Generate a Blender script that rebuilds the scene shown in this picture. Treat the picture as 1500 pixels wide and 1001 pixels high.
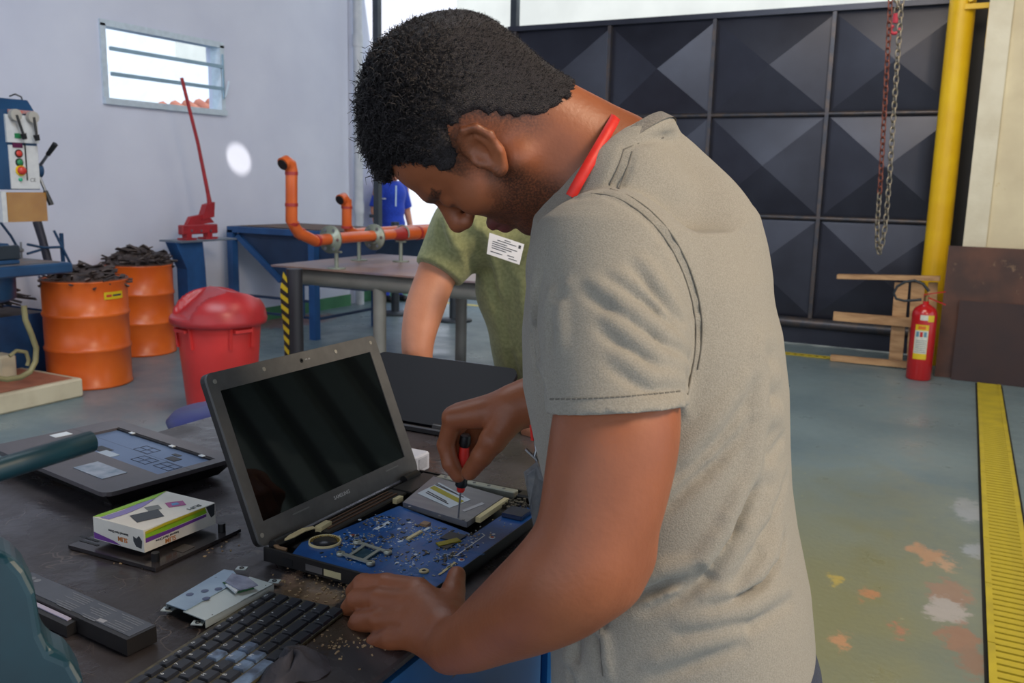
import bpy, math, random
import numpy as np
from mathutils import Vector, Matrix
random.seed(7); np.random.seed(7)
S = bpy.context.scene
for o in list(bpy.data.objects): bpy.data.objects.remove(o)
COL = S.collection
PI = math.pi

# ------------------------------------------------------------------ camera
CH = 1.45; FPX = 1300.0
YAW = math.radians(27.408); PITCH = math.radians(10.183); ROLL = math.radians(1.3)
_Fh = Vector((-math.sin(YAW), math.cos(YAW), 0)); _R0 = Vector((math.cos(YAW), math.sin(YAW), 0)); _Z = Vector((0, 0, 1))
CF = math.cos(PITCH)*_Fh - math.sin(PITCH)*_Z
_U0 = math.sin(PITCH)*_Fh + math.cos(PITCH)*_Z
CR = math.cos(ROLL)*_R0 + math.sin(ROLL)*_U0
CU = -math.sin(ROLL)*_R0 + math.cos(ROLL)*_U0
CAM = Vector((0, 0, CH))
cd = bpy.data.cameras.new('camera'); cam = bpy.data.objects.new('camera', cd); COL.objects.link(cam)
m = Matrix.Identity(4)
for i in range(3):
    m[i][0] = CR[i]; m[i][1] = CU[i]; m[i][2] = -CF[i]; m[i][3] = CAM[i]
cam.matrix_world = m
cd.sensor_width = 36; cd.lens = FPX/1500*36; cd.clip_start = .05; cd.clip_end = 200
cd.dof.use_dof = True; cd.dof.focus_distance = 1.15; cd.dof.aperture_fstop = 11.5
S.camera = cam
def ray(x, y): return CF + CR*((x-750)/FPX) - CU*((y-500.5)/FPX)
def at(x, y, ax, v):
    """world point seen at photo pixel (x,y) lying on the plane axis ax = v"""
    d = ray(x, y); return CAM + d*((v-CAM[ax])/d[ax])
def V(x, y, d): return CAM + ray(x, y)*d

# ------------------------------------------------------------------ light
def lin(c): return tuple(((v/255)/12.92 if v/255 <= .04045 else ((v/255+.055)/1.055)**2.4) for v in c)
W = bpy.data.worlds.new('world'); S.world = W; W.use_nodes = True
nt = W.node_tree; bg = nt.nodes['Background']
bg.inputs[0].default_value = (.80, .88, 1.0, 1); bg.inputs[1].default_value = 1.45
def area(name, loc, aim, size, power, col=(1, 1, 1), sy=None):
    l = bpy.data.lights.new(name, 'AREA'); l.energy = power; l.color = col; l.size = size
    if sy: l.shape = 'RECTANGLE'; l.size_y = sy
    o = bpy.data.objects.new(name, l); COL.objects.link(o); o.location = loc
    o.rotation_euler = (Vector(aim)-Vector(loc)).to_track_quat('-Z', 'Y').to_euler(); return o
SUN_DIR = Vector((.72, -.16, .68)).normalized()
sl = bpy.data.lights.new('sun', 'SUN'); sl.energy = 4.0; sl.angle = .012; sl.color = (1, .95, .86)
so = bpy.data.objects.new('sun', sl); COL.objects.link(so); so.rotation_euler = (-SUN_DIR).to_track_quat('-Z', 'Y').to_euler(); so.location = (5, -2, 9)
area('fill_light_near', (2.3, 1.0, 3.9), (-.3, 1.0, 1.2), 1.1, 140, (1, .80, .58))  # added warm fill over the foreground, no real roof lamp
area('fill_light_left', (-2.6, 2.2, 4.6), (-4.5, 5.2, .5), 2.4, 150, (.82, .90, 1))  # added bluish fill that brightens the left wall, not a fitted lamp
area('fill_light_gate', (-.5, 4.6, 4.6), (-.3, 8, 1.2), 2.0, 110, (1, .86, .68))  # added warm fill toward gate and pillar, no lamp known there
S.view_settings.view_transform = 'Standard'; S.view_settings.look = 'None'
S.view_settings.gamma = 1; S.view_settings.use_curve_mapping = False; S.view_settings.exposure = 0.0
S.cycles.max_bounces = 8

# ------------------------------------------------------------------ materials
MATS = {}
def mat(name, c, c2=None, rough=.5, metal=0, scale=8, bump=0, bscale=None, detail=4, alpha=None, trans=0, emis=None, lo=.35, hi=.65, stretch=None, coat=0, sss=0, wear=None, wearlo=.62):
    """procedural material: two colours mixed by noise, optional wear patches, bump; colours are sRGB 0-255"""
    if name in MATS: return MATS[name]
    M = bpy.data.materials.new(name); M.use_nodes = True; nt = M.node_tree; N = nt.nodes; L = nt.links
    b = N['Principled BSDF']; c = lin(c)
    b.inputs['Roughness'].default_value = rough; b.inputs['Metallic'].default_value = metal
    b.inputs['Coat Weight'].default_value = coat
    if trans: b.inputs['Transmission Weight'].default_value = trans
    if sss: b.inputs['Subsurface Weight'].default_value = sss; b.inputs['Subsurface Radius'].default_value = (.012, .005, .003); b.inputs['Subsurface Scale'].default_value = 1
    if alpha is not None: b.inputs['Alpha'].default_value = alpha
    tc = N.new('ShaderNodeTexCoord'); vec = tc.outputs['Object']
    if stretch:
        mp = N.new('ShaderNodeMapping'); mp.inputs['Scale'].default_value = stretch; L.new(vec, mp.inputs[0]); vec = mp.outputs[0]
    c2 = lin(c2) if c2 else tuple(v*.86 for v in c)
    n = N.new('ShaderNodeTexNoise'); n.inputs['Scale'].default_value = scale; n.inputs['Detail'].default_value = detail; L.new(vec, n.inputs['Vector'])
    r = N.new('ShaderNodeMapRange'); r.inputs[1].default_value = lo; r.inputs[2].default_value = hi; L.new(n.outputs['Fac'], r.inputs[0])
    mx = N.new('ShaderNodeMix'); mx.data_type = 'RGBA'; mx.inputs[6].default_value = (*c, 1); mx.inputs[7].default_value = (*c2, 1)
    L.new(r.outputs[0], mx.inputs[0]); out = mx.outputs[2]
    if wear:
        n2 = N.new('ShaderNodeTexNoise'); n2.inputs['Scale'].default_value = scale*1.7; n2.inputs['Detail'].default_value = 8; n2.inputs['Roughness'].default_value = .7; L.new(vec, n2.inputs['Vector'])
        r2 = N.new('ShaderNodeMapRange'); r2.inputs[1].default_value = wearlo; r2.inputs[2].default_value = wearlo+.04; L.new(n2.outputs['Fac'], r2.inputs[0])
        m2 = N.new('ShaderNodeMix'); m2.data_type = 'RGBA'; L.new(r2.outputs[0], m2.inputs[0]); L.new(out, m2.inputs[6]); m2.inputs[7].default_value = (*lin(wear), 1); out = m2.outputs[2]
    L.new(out, b.inputs['Base Color'])
    if emis: b.inputs['Emission Color'].default_value = (*lin(emis[0]), 1); b.inputs['Emission Strength'].default_value = emis[1]
    if bump:
        n3 = N.new('ShaderNodeTexNoise'); n3.inputs['Scale'].default_value = bscale or scale*4; n3.inputs['Detail'].default_value = 5; L.new(vec, n3.inputs['Vector'])
        bp = N.new('ShaderNodeBump'); bp.inputs['Strength'].default_value = bump; bp.inputs['Distance'].default_value = .01; L.new(n3.outputs['Fac'], bp.inputs['Height']); L.new(bp.outputs[0], b.inputs['Normal'])
    MATS[name] = M; return M

# ------------------------------------------------------------------ mesh building
class MB:
    def __init__(s): s.v = []; s.f = []; s.sm = []
    def add(s, vs, fs, smooth=False):
        o = len(s.v); s.v += [tuple(v) for v in vs]; s.f += [tuple(i+o for i in f) for f in fs]; s.sm += [smooth]*len(fs); return s
    def box(s, lo, hi, rz=0, bev=0, M=None):
        lo = Vector(lo); hi = Vector(hi); c = (lo+hi)/2; h = (hi-lo)/2
        h = Vector((abs(h.x), abs(h.y), abs(h.z)))
        X = Matrix.Translation(c) @ Matrix.Rotation(rz, 4, 'Z')
        if M is not None: X = M @ X
        if bev <= 0:
            vs = [X @ Vector((sx*h.x, sy*h.y, sz*h.z)) for sx in (-1, 1) for sy in (-1, 1) for sz in (-1, 1)]
            return s.add(vs, [(0, 1, 3, 2), (4, 6, 7, 5), (0, 4, 5, 1), (2, 3, 7, 6), (0, 2, 6, 4), (1, 5, 7, 3)])
        b = min(bev, min(h)*.95); vs = []; idx = {}
        for sx in (-1, 1):
            for sy in (-1, 1):
                for sz in (-1, 1):
                    for a in range(3):
                        q = Vector((sx*(h.x-b), sy*(h.y-b), sz*(h.z-b))); q[a] += (sx, sy, sz)[a]*b
                        idx[(sx, sy, sz, a)] = len(vs); vs.append(X @ q)
        fs = []
        for a in range(3):
            u, w = (a+1) % 3, (a+2) % 3
            for sg in (-1, 1):
                f = []
                for su, sw in ((-1, -1), (1, -1), (1, 1), (-1, 1)):
                    k = [0, 0, 0]; k[a] = sg; k[u] = su; k[w] = sw; f.append(idx[(*k, a)])
                fs.append(tuple(f if sg > 0 else f[::-1]))
                # edges along axis a
            for su in (-1, 1):
                for sw in (-1, 1):
                    k0 = [0, 0, 0]; k1 = [0, 0, 0]; k0[a] = -1; k1[a] = 1; k0[u] = k1[u] = su; k0[w] = k1[w] = sw
                    f = [idx[(*k0, u)], idx[(*k1, u)], idx[(*k1, w)], idx[(*k0, w)]]
                    fs.append(tuple(f if su*sw < 0 else f[::-1]))
        for sx in (-1, 1):
            for sy in (-1, 1):
                for sz in (-1, 1):
                    f = [idx[(sx, sy, sz, a)] for a in range(3)]; fs.append(tuple(f if sx*sy*sz > 0 else f[::-1]))
        return s.add(vs, fs)
    def bar(s, a, b, w, h=None, up=(0, 0, 1)):
        """rectangular bar from a to b"""
        a = Vector(a); b = Vector(b); h = h or w; d = (b-a).normalized(); u = Vector(up)
        if abs(d.dot(u)) > .98: u = Vector((0, 1, 0))
        x = d.cross(u).normalized(); y = x.cross(d)
        vs = [p + x*sx*w/2 + y*sy*h/2 for p in (a, b) for sx, sy in ((-1, -1), (1, -1), (1, 1), (-1, 1))]
        return s.add(vs, [(0, 1, 2, 3), (7, 6, 5, 4), (0, 4, 5, 1), (1, 5, 6, 2), (2, 6, 7, 3), (3, 7, 4, 0)])
    def tube(s, pts, r, n=12, caps=True, smooth=True, close=False):
        pts = [Vector(p) for p in pts]; R = r if hasattr(r, '__len__') else [r]*len(pts)
        k = len(pts); rings = []; pn = None
        for i, p in enumerate(pts):
            if close: d = pts[(i+1) % k]-pts[i-1]
            else: d = pts[min(i+1, k-1)]-pts[max(i-1, 0)]
            d.normalize()
            if pn is None:
                u = Vector((0, 0, 1)) if abs(d.z) < .9 else Vector((0, 1, 0)); x = d.cross(u).normalized()
            else: x = (pn - d*pn.dot(d)).normalized()
            pn = x; y = d.cross(x)
            rings.append([p + x*math.cos(t*2*PI/n)*R[i] + y*math.sin(t*2*PI/n)*R[i] for t in range(n)])
        vs = [v for rg in rings for v in rg]; fs = []
        for i in range(k if close else k-1):
            j = (i+1) % k
            for t in range(n): fs.append((i*n+t, i*n+(t+1) % n, j*n+(t+1) % n, j*n+t))
        s.add(vs, fs, smooth)
        if caps and not close:
            s.add(rings[0], [tuple(range(n))[::-1]]); s.add(rings[-1], [tuple(range(n))])
        return s
    def cyl(s, a, b, r, n=20, r2=None, caps=True): return s.tube([a, b], [r, r if r2 is None else r2], n, caps)
    def lathe(s, prof, c, n=28, axis=(0, 0, 1), smooth=True):
        """profile [(r, z)] turned about an axis through c"""
        q = Vector(axis).normalized().to_track_quat('Z', 'Y'); c = Vector(c)
        vs = [c + q @ Vector((r*math.cos(t*2*PI/n), r*math.sin(t*2*PI/n), z)) for r, z in prof for t in range(n)]
        fs = [(i*n+t, i*n+(t+1) % n, (i+1)*n+(t+1) % n, (i+1)*n+t) for i in range(len(prof)-1) for t in range(n)]
        s.add(vs, fs, smooth); return s
    def prism(s, poly, d):
        """polygon (3-D points) extruded by vector d"""
        n = len(poly); d = Vector(d); p = [Vector(q) for q in poly]
        return s.add(p+[q+d for q in p], [tuple(range(n))[::-1], tuple(range(n, 2*n))]+[(i, (i+1) % n, (i+1) % n+n, i+n) for i in range(n)])
    def xf(s, M, start=0):
        s.v = s.v[:start]+[tuple(M @ Vector(v)) for v in s.v[start:]]; return s
    def build(s, name, material, parent=None, **kw):
        me = bpy.data.meshes.new(name); me.from_pydata(s.v, [], s.f); me.materials.append(material)
        me.polygons.foreach_set('use_smooth', s.sm); me.update()
        import bmesh
        bm = bmesh.new(); bm.from_mesh(me); bmesh.ops.recalc_face_normals(bm, faces=bm.faces); bm.to_mesh(me); bm.free()
        if any(s.sm) and not all(s.sm):
            pass
        return link(name, me, parent, **kw)
def link(name, me, parent=None, label=None, cat=None, group=None, kind=None):
    o = bpy.data.objects.new(name, me); COL.objects.link(o)
    if parent is not None:
        o.parent = parent; bpy.context.view_layer.update() if False else None
        o.matrix_parent_inverse = wm(parent).inverted()
    tag(o, label, cat, group, kind); return o
def wm(o):
    M = Matrix.LocRotScale(o.location, o.rotation_euler, o.scale)
    return M if o.parent is None else wm(o.parent) @ o.matrix_parent_inverse @ M
def tag(o, label=None, cat=None, group=None, kind=None):
    if label: o['label'] = label
    if cat: o['category'] = cat
    if group: o['group'] = group
    if kind: o['kind'] = kind
    return o
def thing(name, label, cat, loc=(0, 0, 0), group=None):
    o = bpy.data.objects.new(name, None); COL.objects.link(o); o.location = loc; o.empty_display_size = .1
    return tag(o, label, cat, group)
def struct(o): o['kind'] = 'structure'; return o
def text(name, s, size, org, xd, yd, material, parent, ext=.0004, bold=0, align='LEFT', sx=1.0):
    """flat lettering; size is the cap height"""
    c = bpy.data.curves.new('txt', 'FONT'); c.body = s; c.size = size/.70; c.extrude = ext/(size/.70)*size; c.align_x = align; c.offset = bold*size; c.resolution_u = 3
    o = bpy.data.objects.new('txt', c); me = bpy.data.meshes.new_from_object(o); bpy.data.objects.remove(o)
    xd = Vector(xd).normalized(); yd = Vector(yd).normalized(); z = xd.cross(yd)
    M = Matrix(((xd.x*sx, yd.x, z.x, org[0]), (xd.y*sx, yd.y, z.y, org[1]), (xd.z*sx, yd.z, z.z, org[2]), (0, 0, 0, 1)))
    me.transform(M); me.materials.clear(); me.materials.append(material); return link(name, me, parent)
def arc(c, r, a0, a1, n, u, v):
    c = Vector(c); u = Vector(u); v = Vector(v)
    return [c + u*r*math.cos(a0+(a1-a0)*i/n) + v*r*math.sin(a0+(a1-a0)*i/n) for i in range(n+1)]
def round_rect(x0, y0, x1, y1, r, n=5):
    P = []
    for cx, cy, a in ((x1-r, y1-r, 0), (x0+r, y1-r, PI/2), (x0+r, y0+r, PI), (x1-r, y0+r, 3*PI/2)):
        for i in range(n+1): P.append((cx+r*math.cos(a+PI/2*i/n), cy+r*math.sin(a+PI/2*i/n)))
    return P
# ------------------------------------------------------------------ the setting
LW = -6.38; GY = 8.63; RZ = 4.9
def floor_mat():
    M = mat('floor paint', (122, 141, 147), (104, 123, 131), rough=.42, scale=1.6, detail=8, bump=.12, bscale=40)
    nt = M.node_tree; N = nt.nodes; L = nt.links; b = N['Principled BSDF']; src = b.inputs['Base Color'].links[0].from_socket
    tc = N['Texture Coordinate']
    nz = N.new('ShaderNodeTexNoise'); nz.inputs['Scale'].default_value = 3.2; nz.inputs['Detail'].default_value = 9; nz.inputs['Roughness'].default_value = .65; L.new(tc.outputs['Object'], nz.inputs[0])
    def mixc(fac, col, cur):
        m = N.new('ShaderNodeMix'); m.data_type = 'RGBA'; L.new(fac, m.inputs[0]); L.new(cur, m.inputs[6]); m.inputs[7].default_value = (*lin(col), 1); return m.outputs[2]
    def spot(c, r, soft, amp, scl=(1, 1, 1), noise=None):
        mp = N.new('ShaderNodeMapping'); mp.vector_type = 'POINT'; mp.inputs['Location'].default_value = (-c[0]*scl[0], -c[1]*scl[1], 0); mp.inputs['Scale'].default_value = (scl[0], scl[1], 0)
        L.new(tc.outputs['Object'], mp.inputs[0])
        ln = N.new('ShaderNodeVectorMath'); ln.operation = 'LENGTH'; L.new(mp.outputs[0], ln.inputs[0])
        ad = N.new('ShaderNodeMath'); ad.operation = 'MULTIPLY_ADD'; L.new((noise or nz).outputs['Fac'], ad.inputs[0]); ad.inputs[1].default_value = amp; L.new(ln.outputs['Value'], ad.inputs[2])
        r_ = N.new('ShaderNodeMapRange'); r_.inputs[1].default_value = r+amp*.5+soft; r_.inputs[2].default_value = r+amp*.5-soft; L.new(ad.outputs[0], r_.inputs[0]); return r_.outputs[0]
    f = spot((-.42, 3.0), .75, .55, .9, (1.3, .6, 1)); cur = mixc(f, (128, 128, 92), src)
    nf = N.new('ShaderNodeTexNoise'); nf.inputs['Scale'].default_value = 14; nf.inputs['Detail'].default_value = 10; nf.inputs['Roughness'].default_value = .75; L.new(tc.outputs['Object'], nf.inputs[0])
    for (px, py, r, col) in ((1365, 815, .05, (176, 140, 112)), (1345, 806, .03, (176, 140, 112)), (1388, 826, .03, (180, 150, 125)), (1390, 872, .07, (150, 125, 110)), (1385, 895, .06, (170, 165, 162)), (1403, 935, .055, (150, 118, 100)), (1425, 972, .045, (140, 115, 100)),
                             (1424, 752, .07, (150, 158, 166)), (1430, 808, .045, (150, 158, 166)), (1418, 740, .05, (146, 154, 160)), (1230, 940, .02, (185, 140, 100)), (1272, 871, .02, (180, 130, 90)), (1315, 922, .022, (170, 120, 95)), (1226, 851, .02, (180, 160, 80)), (430, 470, .3, (120, 90, 92))):
        p = at(px, py, 2, 0); f = spot((p.x, p.y), r, .012, .22 if r < .2 else .6, (1, .55, 1), nf); cur = mixc(f, col, cur)
    # fine yellow and pale specks
    vo = N.new('ShaderNodeTexVoronoi'); vo.inputs['Scale'].default_value = 9; L.new(tc.outputs['Object'], vo.inputs[0])
    r_ = N.new('ShaderNodeMapRange'); r_.inputs[1].default_value = .07; r_.inputs[2].default_value = .03; L.new(vo.outputs['Distance'], r_.inputs[0])
    cur = mixc(r_.outputs[0], (150, 150, 120), cur)
    L.new(cur, b.inputs['Base Color'])
    rr = N.new('ShaderNodeMapRange'); rr.inputs[1].default_value = .3; rr.inputs[2].default_value = .7; rr.inputs[3].default_value = .22; rr.inputs[4].default_value = .55; L.new(nz.outputs['Fac'], rr.inputs[0]); L.new(rr.outputs[0], b.inputs['Roughness'])
    return M
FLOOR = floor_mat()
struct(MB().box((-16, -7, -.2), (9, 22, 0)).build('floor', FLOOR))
WHITE = mat('white wall paint', (216, 220, 236), (206, 210, 228), rough=.75, scale=1.3, bump=.06, bscale=30)
CREAM = mat('cream wall paint', (226, 214, 180), (206, 192, 160), rough=.75, scale=2.0, bump=.15, bscale=25, wear=(196, 172, 110), wearlo=.66)
CONC = mat('cream painted concrete', (226, 220, 198), (212, 204, 180), rough=.8, scale=4, bump=.3, bscale=22, wear=(90, 80, 70), wearlo=.74)
# left wall with a window opening
wy0, wy1, wz0, wz1 = 5.04, 6.32, 2.03, 2.63
m_ = MB()
for (y0, y1, z0, z1) in ((-7, wy0, 0, RZ), (wy1, 8.2, 0, RZ), (wy0, wy1, 0, wz0), (wy0, wy1, wz1, RZ)):
    m_.box((LW-.18, y0, z0), (LW, y1, z1))
struct(m_.build('wall_left', WHITE))
struct(MB().box((LW-.3, 8.2, 0), (LW-.06, 10.6, RZ)).build('wall_yard', WHITE))
GREEN = mat('green baseboard paint', (70, 132, 92), (60, 116, 80), rough=.6, scale=6)
struct(MB().box((LW, -7, 0), (LW+.012, 8.2, .13)).build('baseboard_left', GREEN))
struct(MB().box((LW-.06, 8.42, 0), (LW-.045, 10.6, .16)).build('baseboard_yard', GREEN))
# right wall and pillar beside the gate
struct(MB().box((-.10, 7.86, 0), (.06, 8.9, RZ)).build('pillar_right', CONC))
struct(MB().box((.06, 7.89, 0), (9, 8.1, RZ)).build('wall_back', CREAM))
struct(MB().box((1.55, 7.84, 0), (9, 7.89, RZ-.01)).build('reflection_panel', mat('dark backing sheet', (36, 44, 40), rough=.7)))  # unseen backing, added to mirror dark in the laptop screen
cs = MB()
for i in range(12):
    x = 1.7+i*.60; cs.prism([(x, 7.845, 0), (x+.06, 7.78, 0), (x+.38, 7.78, 0), (x+.44, 7.845, 0)], (0, 0, RZ-.02))
struct(cs.build('reflection_cladding', mat('dark green cladding', (92, 106, 98), rough=.6)))  # unseen ribs, added for the stripes reflected in the laptop screen
# corrugated roof; its round hole is added, unseen, to cast the wall's sun spot
spot = at(350, 233, 0, LW); hole = spot + SUN_DIR*((RZ-spot.z)/SUN_DIR.z)
DARKROOF = mat('dark roof sheet', (60, 72, 66), (46, 56, 52), rough=.7, scale=3)
ROOFY = 8.25
m_ = MB(); n = 24; rr = .155
ring = [(hole.x+rr*math.cos(2*PI*i/n), hole.y+rr*math.sin(2*PI*i/n)) for i in range(n)]
q = .4; sq = []
for i in range(n):
    a = 2*PI*i/n; k = q/max(abs(math.cos(a)), abs(math.sin(a))); sq.append((hole.x+k*math.cos(a), hole.y+k*math.sin(a)))
m_.add([(x, y, RZ) for x, y in ring]+[(x, y, RZ) for x, y in sq], [(i, (i+1) % n, (i+1) % n+n, i+n) for i in range(n)])
X0, X1, Y0, Y1 = -6.56, 7.0, -6, ROOFY; hx0, hx1, hy0, hy1 = hole.x-q, hole.x+q, hole.y-q, hole.y+q
for (a, b, c, d) in ((X0, hx0, Y0, Y1), (hx1, X1, Y0, Y1), (hx0, hx1, Y0, hy0), (hx0, hx1, hy1, Y1)):
    m_.add([(a, c, RZ), (b, c, RZ), (b, d, RZ), (a, d, RZ)], [(0, 1, 2, 3)])
struct(m_.build('ceiling', DARKROOF))
BEAM = mat('dark roof purlin', (26, 30, 30), rough=.8)
rb = thing('roof_frame', 'dark steel purlins under the workshop roof', 'roof frame', (0, 0, RZ)); rb['kind'] = 'structure'
for i in range(20):
    y = -5.6+i*.72
    if abs(y-hole.y) < .2: continue
    MB().box((X0+.2, y-.09, RZ-.16), (X1, y+.09, RZ-.002)).build('purlin', BEAM, rb)

# window_1 : louvre window
ALU = mat('white window frame', (206, 220, 232), rough=.4, metal=.1, scale=20)
wd = thing('window_1', 'aluminium louvre window with three tilting panes high on the white wall', 'window', (LW, (wy0+wy1)/2, wz0)); wd['kind'] = 'structure'
m_ = MB(); t = .035; x0, x1 = LW-.10, LW+.02
m_.box((x0, wy0-.02, wz0-.03), (x1+.02, wy1+.02, wz0+.02)); m_.box((x0, wy0-.02, wz1-.02), (x1, wy1+.02, wz1+.03))
m_.box((x0, wy0-.02, wz0), (x1, wy0+.03, wz1)); m_.box((x0, wy1-.03, wz0), (x1, wy1+.02, wz1))
m_.build('window_frame', ALU, wd)
GLASS = mat('window glass', (235, 245, 250), rough=.02, trans=1); GLASS.node_tree.nodes['Principled BSDF'].inputs['IOR'].default_value = 1.03
FR = mat('grey louvre rail', (150, 180, 200), rough=.4, metal=.3)
hz = (wz1-wz0)/3
for i in range(3):
    z0 = wz0+.02+i*hz*.985; P = [(LW-.03, z0), (LW+.06, z0+hz*.93)] if i < 2 else [(LW-.03, z0), (LW+.01, z0+hz*.93)]
    (ax_, az), (bx_, bz) = P
    MB().add([(ax_, wy0+.04, az), (ax_, wy1-.05, az), (bx_, wy1-.05, bz), (bx_, wy0+.04, bz)], [(0, 1, 2, 3)]).build('pane', GLASS, wd)
    if i < 2: MB().box((bx_-.014, wy0+.03, bz-.012), (bx_+.008, wy1-.04, bz+.018)).build('louvre_rail', FR, wd)
MB().bar((LW+.05, wy1-.03, wz0+.12), (LW+.05, wy1-.03, wz1-.08), .012).build('crank_rod', FR, wd)
m_ = MB().bar((LW+.06, wy1-.02, wz0+.14), (LW+.09, wy1, wz0+.28), .016); m_.build('crank_handle', ALU, wd)
# neighbour's tiled roof seen through the window
rf = thing('neighbour_roof', 'terracotta tiled roof edge seen through the louvre window', 'roof', (-9.5, 8, 0))
TERR = mat('terracotta roof tile', (172, 112, 92), (150, 92, 80), rough=.8, scale=9)
for i in range(16):
    y = 8.1+i*.2
    MB().tube([(-9.6, y, 2.34+.03*i), (-9.1, y, 2.10+.03*i)], .085, 8).build('roof_tile', TERR, rf)
MB().box((-9.7, 8.0, 0), (-9.16, 11.3, 2.12)).build('wall', mat('plain blue wall', (96, 116, 160), rough=.8), rf)  # wall under the tiles in one even blue

# ------------------------------------------------------------------ the yard outside the opening
FAC = mat('white facade', (238, 236, 226), rough=.8, scale=1)
fb = thing('neighbour_building', 'white building across the yard with a small dark window', 'building', (-8, 15, 0))
MB().box((-16, 15, 0), (6, 15.3, 7)).build('wall', FAC, fb)
p = at(660, 265, 1, 15)
w_ = MB().box((p.x-.55, 14.93, p.z-.35), (p.x+.6, 15.01, p.z+.4)).build('window', mat('grey window frame', (190, 196, 200), rough=.5), fb)
for i in range(5): MB().box((p.x-.45+i*.2, 14.90, p.z-.28), (p.x-.31+i*.2, 14.935, p.z+.33)).build('pane', mat('dark pane', (70, 84, 96), rough=.2), w_)
cb = thing('yard_cabinet', 'dark blue outdoor cabinet under a sloping grey lid beyond the opening', 'cabinet', (-7.4, 12, 0))
a = at(606, 312, 1, 12); b_ = at(640, 290, 1, 12)
MB().prism([(a.x, 11.6, a.z), (a.x+1.7, 11.6, a.z), (a.x+1.35, 11.6, a.z+.42), (a.x+.36, 11.6, a.z+.42)], (0, 1.0, 0)).build('lid', mat('grey metal lid', (150, 150, 146), rough=.6), cb)
MB().box((a.x+.2, 11.7, 0), (a.x+1.5, 12.5, a.z)).build('body', mat('dark blue cabinet paint', (40, 58, 84), rough=.5), cb)
YEL = mat('yellow floor line', (206, 190, 96), (180, 168, 92), rough=.5)
fl = MB().box((-6.2, 9.0, 0), (-1, 9.1, .003)); struct(fl.build('floor_line', YEL))
# downpipe, posts
dp = thing('downpipe', 'white plastic downpipe beside the end of the white wall', 'pipe', (LW+.02, 8.36, 0))
PVC = mat('white plastic pipe', (206, 210, 216), (190, 196, 204), rough=.4)
MB().cyl((LW+.03, 8.34, 0), (LW+.03, 8.34, RZ), .052, 16).build('tube', PVC, dp)
for z in (1.05, 2.9): MB().cyl((LW+.03, 8.34, z), (LW+.03, 8.34, z+.13), .060, 16).build('coupling', PVC, dp)
DST = mat('dark grey steel post', (66, 74, 82), (54, 60, 68), rough=.5, metal=.3, scale=5)
ps = thing('steel_post', 'dark square steel post with small brackets left of the gate opening', 'post', (-5.95, 8.25, 0))
pb = at(553, 300, 1, 8.25)
MB().box((pb.x-.035, 8.22, 0), (pb.x+.035, 8.29, RZ)).build('shaft', DST, ps)
for yy in (80, 317): z = at(545, yy, 1, 8.25).z; MB().box((pb.x-.10, 8.23, z-.015), (pb.x-.03, 8.27, z+.02)).build('bracket', DST, ps)

# ------------------------------------------------------------------ gate
BLK = mat('black gate steel', (54, 57, 70), (44, 46, 58), rough=.32, metal=.35, scale=2.5, detail=6, bump=.05, bscale=6, wear=(70, 62, 58), wearlo=.7)
RAIL = mat('worn gate rail steel', (70, 72, 80), (92, 82, 78), rough=.38, metal=.5, scale=14, bump=.1)
gt = thing('sliding_gate', 'black steel gate of pressed pyramid panels closing the workshop', 'gate', (-2.4, GY, 0)); gt['kind'] = 'structure'
gx = [-4.50, -3.44, -2.385, -1.315, -.245]; gz = [.25, 1.185, 2.12, 3.0]
for i in range(4):
    for j in range(3):
        x0, x1 = gx[i]+.012, gx[i+1]-.012; z0, z1 = gz[j]+.015, gz[j+1]-.015
        q = .03; dd = -.075 if (i, j) != (1, 2) else -.10
        cxx, czz = (x0+x1)/2, (z0+z1)/2
        MB().add([(x0, GY, z0), (x1, GY, z0), (x1, GY, z1), (x0, GY, z1), (x0+q, GY-.006, z0+q), (x1-q, GY-.006, z0+q), (x1-q, GY-.006, z1-q), (x0+q, GY-.006, z1-q), (cxx, GY+dd, czz)],
                 [(0, 1, 5, 4), (1, 2, 6, 5), (2, 3, 7, 6), (3, 0, 4, 7), (4, 5, 8), (5, 6, 8), (6, 7, 8), (7, 4, 8)]).build('gate_panel', BLK, gt)
for x in gx[1:4] + [gx[0], gx[4]]:
    MB().box((x-.02, GY-.045, .2), (x+.014, GY+.02, 3.03)).build('gate_stile', RAIL, gt)
for z in gz[1:3]: MB().cyl((gx[0], GY-.02, z), (gx[4], GY-.02, z), .022, 12).build('gate_rail', RAIL, gt)
MB().box((gx[0], GY+.022, .02), (gx[4], GY+.034, 3.03)).build('back_sheet', BLK, gt)
MB().box((gx[0]-.08, GY-.06, 3.0), (gx[4], GY+.03, 3.05)).build('top_rail', BLK, gt)
MB().cyl((gx[0], GY-.05, .21), (gx[4], GY-.05, .21), .05, 14).build('bottom_rail', RAIL, gt)
MB().box((gx[0], GY-.03, .01), (gx[4], GY+.0, .2)).build('kick_plate', BLK, gt)
gp = at(757, 20, 1, GY)
MB().box((gp.x-.06, GY-.03, 0), (gp.x+.01, GY+.05, RZ)).build('gate_post', DST, gt)
MB().box((-.33, 8.44, 0), (-.10, 8.62, RZ)).build('gate_jamb', mat('black jamb steel', (24, 24, 28), rough=.6), gt)
MB().box((-4.56, GY+.04, .0), (-4.40, GY+.12, 3.0)).build('gate_stop', DST, gt)
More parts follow.
